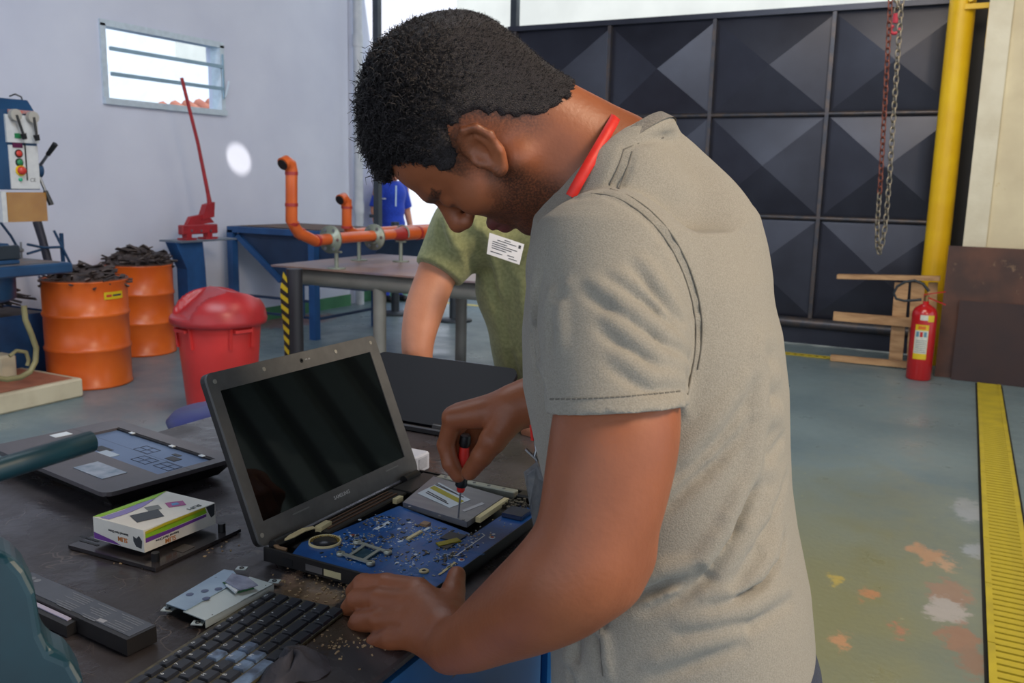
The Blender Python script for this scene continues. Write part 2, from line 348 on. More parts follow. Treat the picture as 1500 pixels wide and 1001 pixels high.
# yellow column
YC = mat('yellow column paint', (240, 200, 18), (226, 180, 12), rough=.45, scale=3, bump=.05, wear=(120, 100, 60), wearlo=.76)
yc = thing('yellow_column', 'bright yellow round steel column between the gate and the pillar', 'column', (-.29, 8.25, 0))
cc = at(1379, 300, 1, 8.25); cb_ = at(1408, 0, 1, 8.25)
MB().cyl((cc.x, 8.25, 0), (cc.x, 8.25, RZ), .098, 28).build('shaft', YC, yc)
z = at(1410, 12, 1, 8.2).z
m_ = MB(); m_.box((cc.x+.02, 8.13, z-.02), (cc.x+.24, 8.17, z+.02)); m_.box((cc.x+.19, 8.13, z-.32), (cc.x+.235, 8.17, z)); m_.cyl((cc.x+.06, 8.10, z+.05), (cc.x+.06, 8.16, z+.05), .022, 12)
m_.build('bracket', YC, yc)
# drain channels
YG = mat('yellow grating plastic', (196, 176, 44), (176, 158, 44), rough=.55, scale=7, wear=(130, 110, 60), wearlo=.70, bump=.1)
DK = mat('black drain channel', (20, 20, 18), rough=.9)
dg = thing('drain_grate', 'long yellow slotted drain grating running along the floor at the right', 'drain', (.2, 5, 0))
def gxl(y): return .108+(.165-.108)*(7.6-y)/(7.6-2.85)
m_ = MB(); m_.add([(gxl(7.62)-.012, 7.62, .001), (gxl(7.62)+.172, 7.62, .001), (gxl(1)+.172, 1, .001), (gxl(1)-.012, 1, .001)], [(0, 1, 2, 3)])
m_.build('channel', DK, dg)
SG = .5; y = 7.6; k = 0
while y > 1.2:
    m_ = MB(); y2 = y-.495
    for (u0, u1) in ((0, .022), (.138, .16)):
        m_.prism([(gxl(y)+u0, y, .003), (gxl(y)+u1, y, .003), (gxl(y2)+u1, y2, .003), (gxl(y2)+u0, y2, .003)], (0, 0, .009))
    m_.build('grate_frame', YG, dg)
    y -= SG
base = MB().box((.018, -.0165, .003), (.142, .0165, .0105)).build('slat', YG, dg); bme = base.data
first = True; far = MB(); y = 7.58
while y > 1.25:
    if y < 6.2:
        if first: o = base; first = False
        else: o = base.copy(); COL.objects.link(o)
        o.location = (gxl(y), y, 0)
    else: far.box((gxl(y)+.018, y-.0165, .003), (gxl(y)+.142, y+.0165, .0105))
    y -= .0455
far.build('far_slats', YG, dg, kind='stuff')
dg2 = thing('drain_grate', 'yellow slotted drain grating across the floor in front of the gate', 'drain', (-1.3, 8.02, 0))
MB().box((-4.4, 7.97, .001), (-.9, 8.06, .003)).build('channel', DK, dg2)
for s in (7.965, 8.05): MB().box((-4.4, s, .003), (-.9, s+.014, .010)).build('grate_frame', YG, dg2)
for i in range(56):
    x = -4.36+i*.062
    MB().prism([(x, 7.975, .003), (x+.03, 7.975, .003), (x+.052, 8.052, .003), (x+.022, 8.052, .003)], (0, 0, .006)).build('slat', YG, dg2)

# ------------------------------------------------------------------ right background things
RUST = mat('rusty steel plate', (98, 66, 54), (70, 52, 48), rough=.6, metal=.25, scale=3.5, detail=8, bump=.12, bscale=20, wear=(120, 96, 76), wearlo=.62)
RUST2 = mat('dark rusted steel plate', (62, 44, 42), (52, 40, 42), rough=.55, metal=.3, scale=3, detail=8, bump=.1)
def leanplate(name, label, x0, x1, y0, z1, yt, mt):
    m_ = MB(); th = .008
    m_.prism([(x0, y0, 0), (x1, y0, 0), (x1, yt, z1), (x0, yt, z1)], (0, -th, .001)); return m_.build(name, mt, label=label, cat='steel plate')
leanplate('steel_plate', 'tall brown rusted steel plate leaning on the cream wall', -.195, 1.6, 7.72, 1.035, 7.80, RUST)
leanplate('steel_plate', 'lower dark steel plate leaning in front of the taller rusted plate', -.075, 1.6, 7.655, .62, 7.72, RUST2)
# timber frame
WOOD = mat('pale rough timber', (196, 158, 116), (164, 126, 90), rough=.8, scale=6, stretch=(1, 1, 6), bump=.2, bscale=30)
tf = thing('timber_frame', 'rough timber plank frame leaning by the gate behind the extinguisher', 'timber frame', (-.6, 7.95, 0))
def plank(px0, py0, px1, py1, y, th, dep):
    a = at(px0, py0, 1, y); b = at(px1, py1, 1, y); MB().bar(a, b, dep, th, up=(0, 0, 1) if abs(a.z-b.z) < .3 else (1, 0, 0)).build('plank', WOOD, tf)
plank(1227, 405, 1377, 408, 7.95, .035, .09)
plank(1221, 463, 1352, 474, 7.93, .075, .03)
plank(1321, 414, 1312, 527, 7.97, .105, .03)
plank(1345, 414, 1338, 520, 7.99, .10, .03)
plank(1367, 414, 1361, 520, 7.99, .07, .03)
plank(1217, 524, 1345, 536, 7.90, .05, .05)
# fire extinguisher
RED = mat('extinguisher red', (190, 26, 30), rough=.25, scale=3, coat=.4)
fx = thing('fire_extinguisher', 'red fire extinguisher with curled black hose standing by the timber frame', 'fire extinguisher', (-.30, 7.48, 0))
ex, ey = -.305, 7.53; R_ = .092
MB().lathe([(0, 0), (R_*.93, 0), (R_, .012), (R_, .50), (R_*.97, .53), (R_*.80, .562), (R_*.45, .585), (.022, .595), (.022, .615), (0, .615)], (ex, ey, 0)).build('cylinder', RED, fx)
BR = mat('brass valve', (150, 120, 80), rough=.3, metal=.8)
MB().cyl((ex, ey, .61), (ex, ey, .66), .018, 12).build('valve', BR, fx)
m_ = MB(); m_.bar((ex-.02, ey, .655), (ex+.14, ey-.01, .60), .022, .008); m_.build('carry_handle', RED, fx)
m_ = MB(); m_.bar((ex-.02, ey, .665), (ex+.13, ey-.01, .70), .022, .008); m_.build('trigger', RED, fx)
hp = [at(x, y, 1, 7.5) for x, y in ((1361, 427), (1352, 416), (1340, 411), (1326, 413), (1314, 420), (1309, 430), (1313, 438), (1325, 441), (1340, 440), (1350, 439))]
MB().tube(hp, .0105, 8).build('hose', mat('black rubber', (38, 46, 52), rough=.5), fx)
def curved_label(name, th0, th1, z0, z1, r, material, parent, c=(0, 0), n=10):
    vs = []; fs = []
    for i in range(n+1):
        a = th0+(th1-th0)*i/n
        for z in (z0, z1): vs.append((c[0]+r*math.cos(a), c[1]+r*math.sin(a), z))
    for i in range(n): fs.append((2*i, 2*i+2, 2*i+3, 2*i+1))
    return MB().add(vs, fs, True).build(name, material, parent)
LY = mat('yellow sticker', (222, 190, 30), rough=.4); LWH = mat('white sticker', (214, 214, 200), (190, 196, 190), rough=.4, scale=60); LB = mat('sticker blue print', (90, 140, 160), rough=.4)
th = math.atan2(-ey, -ex)   # towards the camera
curved_label('sticker', th-.62, th+.45, .12+.05, .44, R_+.0008, LY, fx, (ex, ey))
curved_label('sticker', th-.60, th+.43, .215, .395, R_+.0012, LWH, fx, (ex, ey))
for k in range(3): curved_label('pictogram', th-.50+k*.3, th-.28+k*.3, .345, .385, R_+.0016, (LB, RED, LB)[k], fx, (ex, ey), 3)
for k in range(7): curved_label('print_line', th-.5, th+.35, .225+k*.015, .229+k*.015, R_+.0016, mat('grey print', (120, 124, 122), rough=.5), fx, (ex, ey), 6)
curved_label('sticker', th-.30, th+.30, .475, .515, R_+.0008, LWH, fx, (ex, ey)); curved_label('sticker', th+.30, th+.85, .465, .515, R_+.0008, LY, fx, (ex, ey))
curved_label('sticker_title', th-.38, th+.2, .405, .43, R_+.0016, mat('orange print', (214, 110, 30), rough=.5), fx, (ex, ey))
# hoist chain
CH1 = mat('galvanised chain', (150, 142, 124), (116, 106, 92), rough=.35, metal=.7, scale=30); CH2 = mat('rusty red chain', (126, 70, 58), (104, 60, 50), rough=.5, metal=.4, scale=30)
hc = thing('hoist_chain', 'long looped hoist chain hanging in front of the black gate', 'chain', (-.52, 5.5, 1.08))
def ring_link(L_, w_, r_):
    P = arc((0, 0, L_/2-w_/2), w_/2, 0, PI, 5, (1, 0, 0), (0, 0, 1)) + arc((0, 0, -L_/2+w_/2), w_/2, PI, 2*PI, 5, (1, 0, 0), (0, 0, 1))
    return MB().tube(P, r_, 6, close=True)
lk = {}
path = [at(1306, -30, 1, 5.5), at(1297, 140, 1, 5.5), at(1290, 260, 1, 5.5), at(1285, 330, 1, 5.5), at(1285, 360, 1, 5.5), at(1288, 370, 1, 5.5), at(1292, 358, 1, 5.5), at(1297, 330, 1, 5.5), at(1303, 260, 1, 5.5), at(1313, 110, 1, 5.5), at(1323, -30, 1, 5.5)]
def along(path, step):
    out = []; acc = 0; pos = 0
    for a, b in zip(path, path[1:]):
        L_ = (b-a).length
        while pos <= acc+L_: out.append((a+(b-a)*((pos-acc)/L_), (b-a).normalized())); pos += step
        acc += L_
    return out
for k, (p, d) in enumerate(along(path, .0345)):
    key = 'r' if (k < 34) else 'g'
    if key not in lk: o = ring_link(.044, .026, .0042).build('chain_link', CH2 if key == 'r' else CH1, hc); lk[key] = o; o.matrix_parent_inverse = Matrix.Translation(-Vector(hc.location))
    else: o = lk[key].copy(); COL.objects.link(o)
    o.location = p; qd = d.to_track_quat('Z', 'Y'); o.rotation_euler = (qd @ Matrix.Rotation((k % 2)*PI/2+.6, 4, 'Z').to_quaternion()).to_euler()
hk = thing('hoist_hook', 'small red hook on a short silver chain between the hoist chain strands', 'hook', at(1314, 20, 1, 5.6))
prev = None
for k, (p, d) in enumerate(along([at(1315, -40, 1, 5.6), at(1314, 17, 1, 5.6)], .034)):
    if prev is None: prev = ring_link(.045, .028, .005).build('chain_link', CH1, hk); prev.matrix_parent_inverse = Matrix.Translation(-Vector(hk.location)); o = prev
    else: o = prev.copy(); COL.objects.link(o)
    o.location = p; o.rotation_euler = (0, 0, (k % 2)*PI/2)
PK = mat('pink red hook paint', (196, 50, 70), rough=.4)
hp = at(1313, 20, 1, 5.6)
MB().tube([hp, hp+Vector((-.002, 0, -.05))], [.017, .015], 10).build('hook_body', PK, hk)
MB().tube(arc(hp+Vector((0, 0, -.085)), .022, PI*.6, PI*2.1, 10, (1, 0, 0), (0, 0, 1)), .009, 8).build('hook_claw', PK, hk)
# ------------------------------------------------------------------ left workshop things
def atplane(x, y, P0, n):
    d = ray(x, y); n = Vector(n); return CAM + d*((Vector(P0)-CAM).dot(n)/d.dot(n))
TEAL = mat('drill blue paint', (36, 74, 112), (30, 62, 96), rough=.4, scale=5, wear=(70, 74, 76), wearlo=.7)
PANEL = mat('control panel grey', (206, 208, 208), (196, 198, 200), rough=.45, scale=30)
STEEL = mat('bare steel', (150, 152, 156), rough=.3, metal=.8, scale=20)
BLACKP = mat('black plastic', (26, 27, 30), rough=.4)
BLUE = mat('blue workshop paint', (38, 84, 138), (32, 70, 118), rough=.5, scale=6, wear=(86, 92, 98), wearlo=.72)
X0 = -5.096
dr = thing('drill_press', 'blue pillar drill press with grey control panel and amber chuck guard at the left edge', 'drill press', (-5.4, 3.35, 0))
def dp_(x, y, off=0): return at(x, y, 0, X0+off)
CRM = mat('cream machine base', (206, 198, 172), (186, 176, 150), rough=.6, scale=5, wear=(150, 90, 60), wearlo=.66)
TER = mat('terracotta base top', (176, 112, 84), (150, 92, 70), rough=.7, scale=8)
MB().box((-5.72, 3.00, 0), (X0, 3.74, .125), bev=.012).build('base', CRM, dr)
MB().box((-5.68, 3.05, .125), (X0-.04, 3.69, .128)).build('base_top', TER, dr)
MB().cyl((-5.62, 3.25, .12), (-5.62, 3.25, 1.9), .075, 24).build('column', STEEL, dr)
m_ = MB(); hx1, hx0 = X0, -5.75
prof = [(hx0, 1.34), (hx1, 1.34), (hx1, 1.80), (hx1-.06, 1.87), (hx0, 1.90)]
m_.prism([(x, 3.12, z) for x, z in prof], (0, .41, 0)); m_.build('head_body', TEAL, dr)
MB().box((X0, 3.345, 1.345), (X0+.006, 3.53, 1.60)).build('control_panel', PANEL, dr)
MB().box((X0, 3.335, 1.615), (X0+.014, 3.535, 1.775)).build('gear_panel', PANEL, dr)
a, b_ = dp_(13, 155, .01), dp_(50, 160, .01)
MB().box((X0-.002, 3.36, 1.785), (X0+.008, 3.52, 1.805)).build('name_strip', mat('orange lettering strip', (196, 96, 70), (150, 150, 160), rough=.5, scale=60), dr)
for k, (px, py) in enumerate(((19.5, 168.5), (45, 172))):
    p = dp_(px, py, .02); kb = MB().cyl(p, p+Vector((.03, 0, 0)), .034, 20).build('selector_knob', mat('grey knob', (170, 166, 158), rough=.4), dr)
    e = dp_((35, 54)[k], (199, 201)[k], .06)
    MB().tube([p+Vector((.03, 0, 0)), e], .008, 8).build('lever', BLACKP, kb)
    MB().tube([e+Vector((0, -.004, .012)), e+Vector((0, .004, -.02))], [.018, .014], 10).build('lever_grip', BLACKP, kb)
GRN = mat('green button', (40, 130, 80), rough=.35); REDB = mat('red button', (200, 60, 50), rough=.35)
def butt(px, py, r, name, mt_, h=.014, base=None):
    p = dp_(px, py, .006)
    if base: MB().cyl(p, p+Vector((.006, 0, 0)), r*1.35, 16).build('button_plate', base, dr)
    MB().lathe([(r, 0), (r, h*.7), (r*.8, h), (0, h)], p, 14, (1, 0, 0)).build(name, mt_, dr)
butt(27, 225, .018, 'red_button', REDB, base=BLACKP); butt(28, 238, .018, 'green_button', GRN, base=BLACKP)
butt(30, 250, .024, 'emergency_stop', REDB, .03, LY); butt(29.4, 263, .011, 'green_lamp', mat('green lamp', (60, 180, 140), rough=.3))
p = dp_(24.6, 199, .006); MB().box((X0+.006, p.y-.02, p.z-.014), (X0+.02, p.y+.02, p.z+.014)).build('rocker_switch', GRN, dr)
p = dp_(25, 211, .006); MB().box((X0+.006, p.y-.03, p.z-.022), (X0+.012, p.y+.03, p.z+.022)).build('display', mat('dark red display', (90, 30, 70), rough=.2), dr)
p = dp_(38, 237, .006); MB().box((X0+.0062, p.y-.004, p.z-.11), (X0+.009, p.y+.004, p.z+.11)).build('depth_slot', BLACKP, dr)
GP = mat('dark print', (60, 62, 70), rough=.6)
p = dp_(46.5, 264, .0065); text('ce_mark', 'CE', .022, (X0+.0065, p.y-.01, p.z-.01), (0, 1, 0), (0, 0, 1), GP, dr)
p = dp_(38, 209, .0065); text('lettering', 'Alum', .018, (X0+.0065, p.y, p.z), (0, 1, 0), (0, 0, 1), GP, dr)
MB().box((-5.40, 3.1, 1.42), (-5.16, 3.115, 1.56)).build('sticker', mat('pale blue sticker', (110, 160, 196), rough=.4), dr)
p = dp_(61, 250, -.12); MB().cyl((p.x, 3.53, p.z), (p.x, 3.62, p.z), .045, 20).build('feed_hub', TEAL, dr)
hub = Vector((p.x, 3.60, p.z))
for (ex_, ey_, g) in ((81, 211, 1), (75, 300, 1)):
    e = at(ex_, ey_, 1, 3.63); fh = MB().tube([hub, e], .009, 8).build('feed_handle', STEEL, dr)
    MB().tube([hub.lerp(e, .6), hub.lerp(e, 1)], [.014, .017], 10).build('grip', BLACKP, fh)
AMB = mat('amber guard plastic', (196, 146, 70), (170, 120, 52), rough=.15, scale=5, alpha=.68)
MB().box((X0-.28, 3.30, 1.15), (X0+.01, 3.315, 1.325)).build('chuck_guard', AMB, dr)
MB().box((X0-.0, 3.30, 1.15), (X0+.012, 3.56, 1.325)).build('chuck_guard', AMB, dr)
MB().box((X0-.02, 3.27, 1.15), (X0+.02, 3.30, 1.33)).build('guard_bracket', PANEL, dr)
MB().cyl((-5.3, 3.36, 1.34), (-5.3, 3.36, 1.14), .03, 14, .02).build('spindle', STEEL, dr)
m_ = MB().lathe([(.0, .24), (.05, .235), (.075, .20), (.08, .10), (.08, -.02)], (-5.30, 3.23, 1.93), 20); m_.build('motor', TEAL, dr)
for k in range(4): MB().cyl((-5.30, 3.23, 1.92+.03*k), (-5.30, 3.23, 1.932+.03*k), .088, 20).build('motor_fin', TEAL, dr)
MB().tube([dp_(14, 141, -.1), dp_(22, 138, -.1), dp_(31, 142, -.08), dp_(34, 151, -.06)], .005, 6).build('cable', BLACKP, dr)
# drill table
MB().box((-5.62, 3.03, .83), (X0+.10, 3.65, .895), bev=.01).build('table', TEAL, dr)
MB().box((-5.58, 3.08, .895), (X0+.04, 3.60, .90)).build('table_top', mat('worn table top', (110, 112, 116), (120, 96, 84), rough=.5, metal=.3, scale=9), dr)
MB().tube([(-5.27, 3.33, .83), (-5.27, 3.33, .68), (-5.27, 3.33, .655)], [.10, .095, .04], 20).build('table_boss', TEAL, dr)
MB().bar((-5.62, 3.25, .78), (-5.27, 3.33, .76), .12, .12).build('table_arm', TEAL, dr)
OLV = mat('olive rubber hose', (150, 142, 100), (128, 120, 84), rough=.5)
MB().tube([at(x, y, 0, X0+.03) for x, y in ((35, 448), (37, 468), (46, 490), (53, 510), (52, 530), (44, 545), (30, 553), (10, 556), (-12, 553))], .017, 10).build('hose', OLV, dr)
MB().tube([at(x, y, 0, X0-.05) for x, y in ((14, 522), (24, 514), (38, 516), (42, 528), (40, 536))], .012, 8).build('hose', OLV, dr)
m_ = MB().lathe([(0, 0), (.06, 0), (.062, .12), (.05, .15), (.05, .18), (.03, .2), (0, .2)], (-5.34, 3.2, .128), 20); m_.build('coolant_pump', mat('beige pump body', (178, 170, 140), rough=.45, metal=.2), dr)
m_ = MB().box((-5.55, 3.38, .128), (-5.4, 3.5, .29), bev=.015); m_.build('pump_box', CRM, dr)
# machine vise on the drill table
vs = thing('drill_vise', 'small blue machine vise on the drill press table', 'vise', (-5.3, 3.3, .90))
MB().box((-5.52, 3.14, .90), (-5.08, 3.36, .925), bev=.006).build('base', TEAL, vs)
MB().box((-5.32, 3.16, .925), (-5.14, 3.36, 1.02), bev=.02).build('body', TEAL, vs)
MB().box((-5.14, 3.20, .925), (-5.10, 3.38, 1.01), bev=.008).build('jaw', mat('dark vise jaw', (60, 70, 80), rough=.4, metal=.5), vs)
MB().cyl((-5.2, 3.36, .97), (-5.2, 3.46, .97), .012, 10).build('screw', STEEL, vs)
MB().cyl((-5.2, 3.45, .92), (-5.2, 3.45, 1.02), .006, 8).build('handle', STEEL, vs)
# steel rod rack behind
rk = thing('rod_rack', 'thin blue steel rod rack standing behind the drill press', 'rack', (-5.9, 3.9, 0))
q = -5.77
for pts in (((79, 338), (106, 392), (112, 420)), ((40, 358), (64, 363), (92, 362)), ((40, 372), (60, 366)), ((0, 325), (16, 346), (24, 360)), ((57, 405), (72, 430))):
    MB().tube([at(x, y, 0, q) for x, y in pts], .009, 8).build('rod', TEAL, rk)
for y_ in (3.62, 4.15): MB().bar((q-.02, y_, 0), (q-.02, y_, 1.02), .02).build('upright', TEAL, rk)
tb = MB().tube([at(54, 324, 0, -5.88), at(62, 350, 0, -5.86), at(80, 420, 0, -5.80), Vector((-5.78, 4.12, .03))], [.030, .028, .028, .028], 12).build('steel_tube', mat('dark grey tube', (60, 60, 72), rough=.5, metal=.4), label='thick dark steel tube leaning upright behind the drill table', cat='tube')
# scrap bin
sb = thing('scrap_bin', 'square blue steel bin full of dark scrap beside the front orange drum', 'bin', (-6.0, 3.5, 0))
m_ = MB(); bx0, bx1, by0, by1, bz = -6.33, -5.80, 2.7, 4.06, .47
for lo, hi in (((bx0, by0, 0), (bx1, by0+.01, bz)), ((bx0, by1-.01, 0), (bx1, by1, bz)), ((bx0, by0, 0), (bx0+.01, by1, bz)), ((bx1-.01, by0, 0), (bx1, by1, bz)), ((bx0, by0, 0), (bx1, by1, .01))): m_.box(lo, hi)
m_.build('body', BLUE, sb)
SCR = mat('dark scrap metal', (62, 56, 58), (96, 84, 80), rough=.55, metal=.35, scale=14, detail=6)
def scrap(name, label, c, r, z, h, n, L_=(.06, .22), seed=1, box=None):
    rnd = random.Random(seed); m_ = MB()
    for i in range(n):
        if box: x = rnd.uniform(box[0], box[1]); y = rnd.uniform(box[2], box[3]); top = h*(.5+.5*math.sin((y-box[2])/(box[3]-box[2])*PI))
        else:
            rr_ = r*math.sqrt(rnd.random())*.92; t = rnd.random()*2*PI; x = c[0]+rr_*math.cos(t); y = c[1]+rr_*math.sin(t); top = h*(1-(rr_/r)**2)
        zz = z+top*rnd.random()**.35; l = rnd.uniform(*L_); w = rnd.uniform(.012, .045)
        M = Matrix.Translation((x, y, zz)) @ Matrix.Rotation(rnd.random()*2*PI, 4, 'Z') @ Matrix.Rotation(rnd.uniform(-.45, .45), 4, 'Y') @ Matrix.Rotation(rnd.uniform(-.7, .7), 4, 'X')
        m_.box((-l/2, -w/2, -.004), (l/2, w/2, .004), M=M)
    if not box: m_.lathe([(r*.97, z-.02), (r*.6, z+h*.55), (0, z+h*.8)], (c[0], c[1], 0), 16)
    o = m_.build(name, SCR, label=label, cat='scrap metal', kind='stuff'); return o
MB().box((bx0+.01, by0+.01, .38), (bx1-.01, by1-.01, .46)).build('fill', SCR, sb)
scrap('scrap_metal', 'dark tangled scrap strips heaped in the square blue bin', None, 0, .47, .26, 190, (.1, .3), 3, (bx0+.16, bx1-.13, by0+.16, by1-.16))
# drums
ORG = mat('orange drum paint', (226, 106, 34), (212, 92, 28), rough=.32, scale=4, detail=6, bump=.04, wear=(150, 70, 40), wearlo=.74)
def drum(label, c, r, h, sticker):
    d = thing('oil_drum', label, 'drum', (c.x, c.y, 0), 'orange steel drums by the white wall')
    pr = [(0, 0), (r, 0), (r+.006, .006), (r+.004, .018), (r, .022)]
    for z in (h*.36, h*.68): pr += [(r, z-.018), (r+.006, z-.012), (r+.009, z), (r+.006, z+.012), (r, z+.018)]
    pr += [(r, h-.02), (r+.006, h-.012), (r+.008, h), (r-.006, h), (r-.008, h-.02), (r-.008, h-.12), (0, h-.12)]
    MB().lathe(pr, (c.x, c.y, 0), 40).build('body', ORG, d)
    MB().tube([(c.x+(r+.002)*math.cos(t*PI/20), c.y+(r+.002)*math.sin(t*PI/20), h) for t in range(40)], .007, 6, close=True).build('rim', mat('dark drum rim', (96, 52, 34), rough=.5), d)
    if sticker:
        th = math.atan2(-c.y, -c.x); u = th+.42
        s = curved_label('sticker', u, u+.56, h-.125, h-.075, r+.004, LY, d, (c.x, c.y)); curved_label('sticker_print', u+.06, u+.2, h-.108, h-.092, r+.0048, REDB, d, (c.x, c.y), 3); curved_label('sticker_print', u+.23, u+.50, h-.106, h-.094, r+.0048, GP, d, (c.x, c.y), 5)
    return d
c1 = at(133, 560, 2, 0); c2 = at(209, 515, 2, 0)
drum('front orange steel drum with a yellow sticker, scrap heaped on top', c1, .272, .735, True)
drum('rear orange steel drum heaped with dark scrap near the wall', c2, .262, .73, False)
scrap('scrap_metal', 'dark scrap strips piled on top of the front orange drum', c1, .25, .70, .12, 130, (.07, .24), 5)
scrap('scrap_metal', 'dark scrap shavings piled high on the rear orange drum', c2, .26, .72, .15, 170, (.06, .2), 6)
# trash can
TR = mat('red plastic bin', (206, 52, 50), (186, 44, 42), rough=.42, scale=5, bump=.05)
TRL = mat('dusty red plastic lid', (176, 44, 48), (160, 40, 44), rough=.35, scale=9, detail=8, wear=(200, 150, 130), wearlo=.66)
tc_ = at(326, 616, 2, 0); tcn = thing('trash_can', 'large red plastic trash can with domed swing lid', 'trash can', (tc_.x, tc_.y, 0))
MB().lathe([(0, 0), (.185, 0), (.19, .01), (.236, .55), (.238, .60), (.25, .605), (.25, .62), (.22, .62), (.18, .1), (0, .1)], (tc_.x, tc_.y, 0), 40).build('body', TR, tcn)
thc = math.atan2(-tc_.y, -tc_.x)
for da in (-1.0, .55, 2.2):
    u = Vector((math.cos(thc+da), math.sin(thc+da), 0)); w_ = Vector((-u.y, u.x, 0)); p = tc_+u*.235
    m_ = MB(); m_.bar(p-w_*.055+Vector((0, 0, .575)), p+w_*.055+Vector((0, 0, .575)), .05, .018); m_.build('handle', TR, tcn)
    for s in (-.07, .07): q_ = tc_+u*.234+w_*s; MB().bar(q_+Vector((0, 0, .60)), q_-u*.01+Vector((0, 0, .47)), .012, .02).build('rib', TR, tcn)
NR, NT = 44, 84; vsl = []; R0 = .275
fa = thc-1.25
for i in range(NR+1):
    r_ = R0*i/NR
    for j in range(NT):
        t = 2*PI*j/NT; u = r_*math.cos(t-fa); v = r_*math.sin(t-fa)
        h = .185*(1-(r_/R0)**2.5)**.55
        k = max(0, min(1, (.165-abs(v)-.18*max(0,-u))/.012)); tent = .165-.78*max(u, 0)-.30*max(-u, 0)
        h2 = min(h, max(tent, .012))
        h = h*(1-k)+h2*k
        vsl.append((tc_.x+r_*math.cos(t), tc_.y+r_*math.sin(t), .635+h))
fs = [(i*NT+j, i*NT+(j+1) % NT, (i+1)*NT+(j+1) % NT, (i+1)*NT+j) for i in range(NR) for j in range(NT)]
m_ = MB().add(vsl, fs, True); m_.lathe([(.275, .636), (.278, .62), (.272, .60), (.262, .595), (.25, .60)], (tc_.x, tc_.y, 0), 40); m_.build('lid', TRL, tcn)
# hand shear on its stand
RP = mat('red machine paint', (168, 40, 48), (146, 36, 44), rough=.45, scale=8)
st = thing('tool_stand', 'bent blue sheet metal stand carrying the red hand shear', 'stand', (-5.9, 5.5, 0))
xs = -5.90
MB().box((xs-.16, 5.24, .895), (xs+.10, 5.86, .91)).build('top_plate', mat('grey top plate', (120, 132, 146), rough=.4, metal=.3), st)
z1 = at(290, 392, 0, xs).z
m_ = MB(); m_.prism([(xs+.05, at(257, 356, 0, xs+.05).y, .895), (xs+.05, at(297, 356, 0, xs+.05).y, .895), (xs+.05, at(301, 392, 0, xs+.05).y, z1), (xs+.05, at(274, 392, 0, xs+.05).y, z1)], (-.12, 0, 0))
m_.build('neck', BLUE, st)
m_ = MB(); m_.prism([(xs+.05, at(274, 392, 0, xs+.05).y, z1), (xs+.05, at(301, 392, 0, xs+.05).y, z1), (xs+.05, at(301, 392, 0, xs+.05).y+.02, 0), (xs+.05, at(274, 392, 0, xs+.05).y, 0)], (-.12, 0, 0))
m_.build('column', BLUE, st)
MB().box((xs-.2, 5.3, 0), (xs+.2, 5.75, .012)).build('foot_plate', BLUE, st)
sh = thing('hand_shear', 'red hand lever shear with its long handle raised against the wall', 'shear', (xs, 5.5, .91))
def sx(x, y, o=0): return at(x, y, 0, xs+o)
for (x0, x1) in ((266, 282), (296, 313)):
    a = sx(x0, 350); b_ = sx(x1, 350); MB().box((xs-.05, a.y, .91), (xs+.05, b_.y, .925)).build('foot', RP, sh); MB().box((xs-.03, (a.y+b_.y)/2-.025, .925), (xs+.03, (a.y+b_.y)/2+.025, .965)).build('foot_block', RP, sh)
a = sx(264, 343); b_ = sx(316, 333)
jw = MB().box((xs-.03, a.y, .955), (xs+.03, b_.y, 1.035), bev=.008).build('lower_jaw', RP, sh)
for k in range(3): p = sx(277+k*14, 338); MB().cyl((xs+.03, p.y, p.z), (xs+.036, p.y, p.z), .010, 10).build('bolt', STEEL, sh)
MB().prism([sx(273, 333, .02), sx(280, 318, .02), (sx(303, 313, .02)), sx(314, 326, .02), sx(300, 328, .02), sx(290, 333, .02)], (-.04, 0, 0)).build('upper_jaw', RP, sh)
MB().prism([sx(296, 322, .03), sx(303, 300, .03), sx(315, 296, .03), sx(314, 318, .03)], (-.06, 0, 0)).build('link', RP, sh)
MB().tube([sx(308, 304), sx(305, 285), sx(290, 210), sx(266, 114)], [.024, .017, .0145, .0145], 12).build('lever', RP, sh)
# hopper
hp_ = thing('steel_hopper', 'dark blue open steel hopper with sloping sides on square legs', 'hopper', (-5.5, 6.7, 0))
yF = 6.22; yB = 7.15; HB = mat('dark blue hopper paint', (44, 66, 98), (38, 56, 84), rough=.55, scale=4, wear=(84, 70, 66), wearlo=.72)
xl, xr = -6.22, -4.50
for x in (xl, -5.245):
    for y in (yF, yB): MB().box((x-.035, y-.03, 0), (x+.035, y+.04, .95)).build('leg', BLUE, hp_)
for y in (yF, yB): MB().box((xl-.03, y-.03, .93), (xr, y+.03, .985)).build('top_rail', BLUE, hp_)
for x in (xl, xr-.04): MB().box((x-.03, yF, .93), (x+.03, yB, .985)).build('side_rail', BLUE, hp_)
bl, br_ = at(409, 412, 1, yF).x, at(525, 425, 1, yF).x; zb_ = .47
m_ = MB(); T = [(xl+.03, yF+.02, .95), (xr-.03, yF+.02, .95), (xr-.03, yB, .95), (xl+.03, yB, .95)]; B_ = [(bl, yF+.1, zb_), (br_, yF+.1, zb_), (br_, yB-.25, zb_), (bl, yB-.25, zb_)]
m_.add(T+B_, [(0, 1, 5, 4), (1, 2, 6, 5), (2, 3, 7, 6), (3, 0, 4, 7), (4, 5, 6, 7)]); m_.build('hopper_body', HB, hp_)
MB().bar((xl+.06, yF+.01, .90), (bl-.03, yF+.06, .50), .03, .05).build('edge_bar', BLUE, hp_)
m_ = MB(); m_.add([(xl+.02, yF+.05, .99), (xr, yF+.05, .99), (xr, yB, .985), (xl+.02, yB, .985), (-5.4, 6.7, 1.0)], [(0, 1, 4), (1, 2, 4), (2, 3, 4), (3, 0, 4)])
m_.build('rust_lip', mat('rusty brown rim', (112, 92, 80), (90, 72, 66), rough=.8, scale=8), hp_)
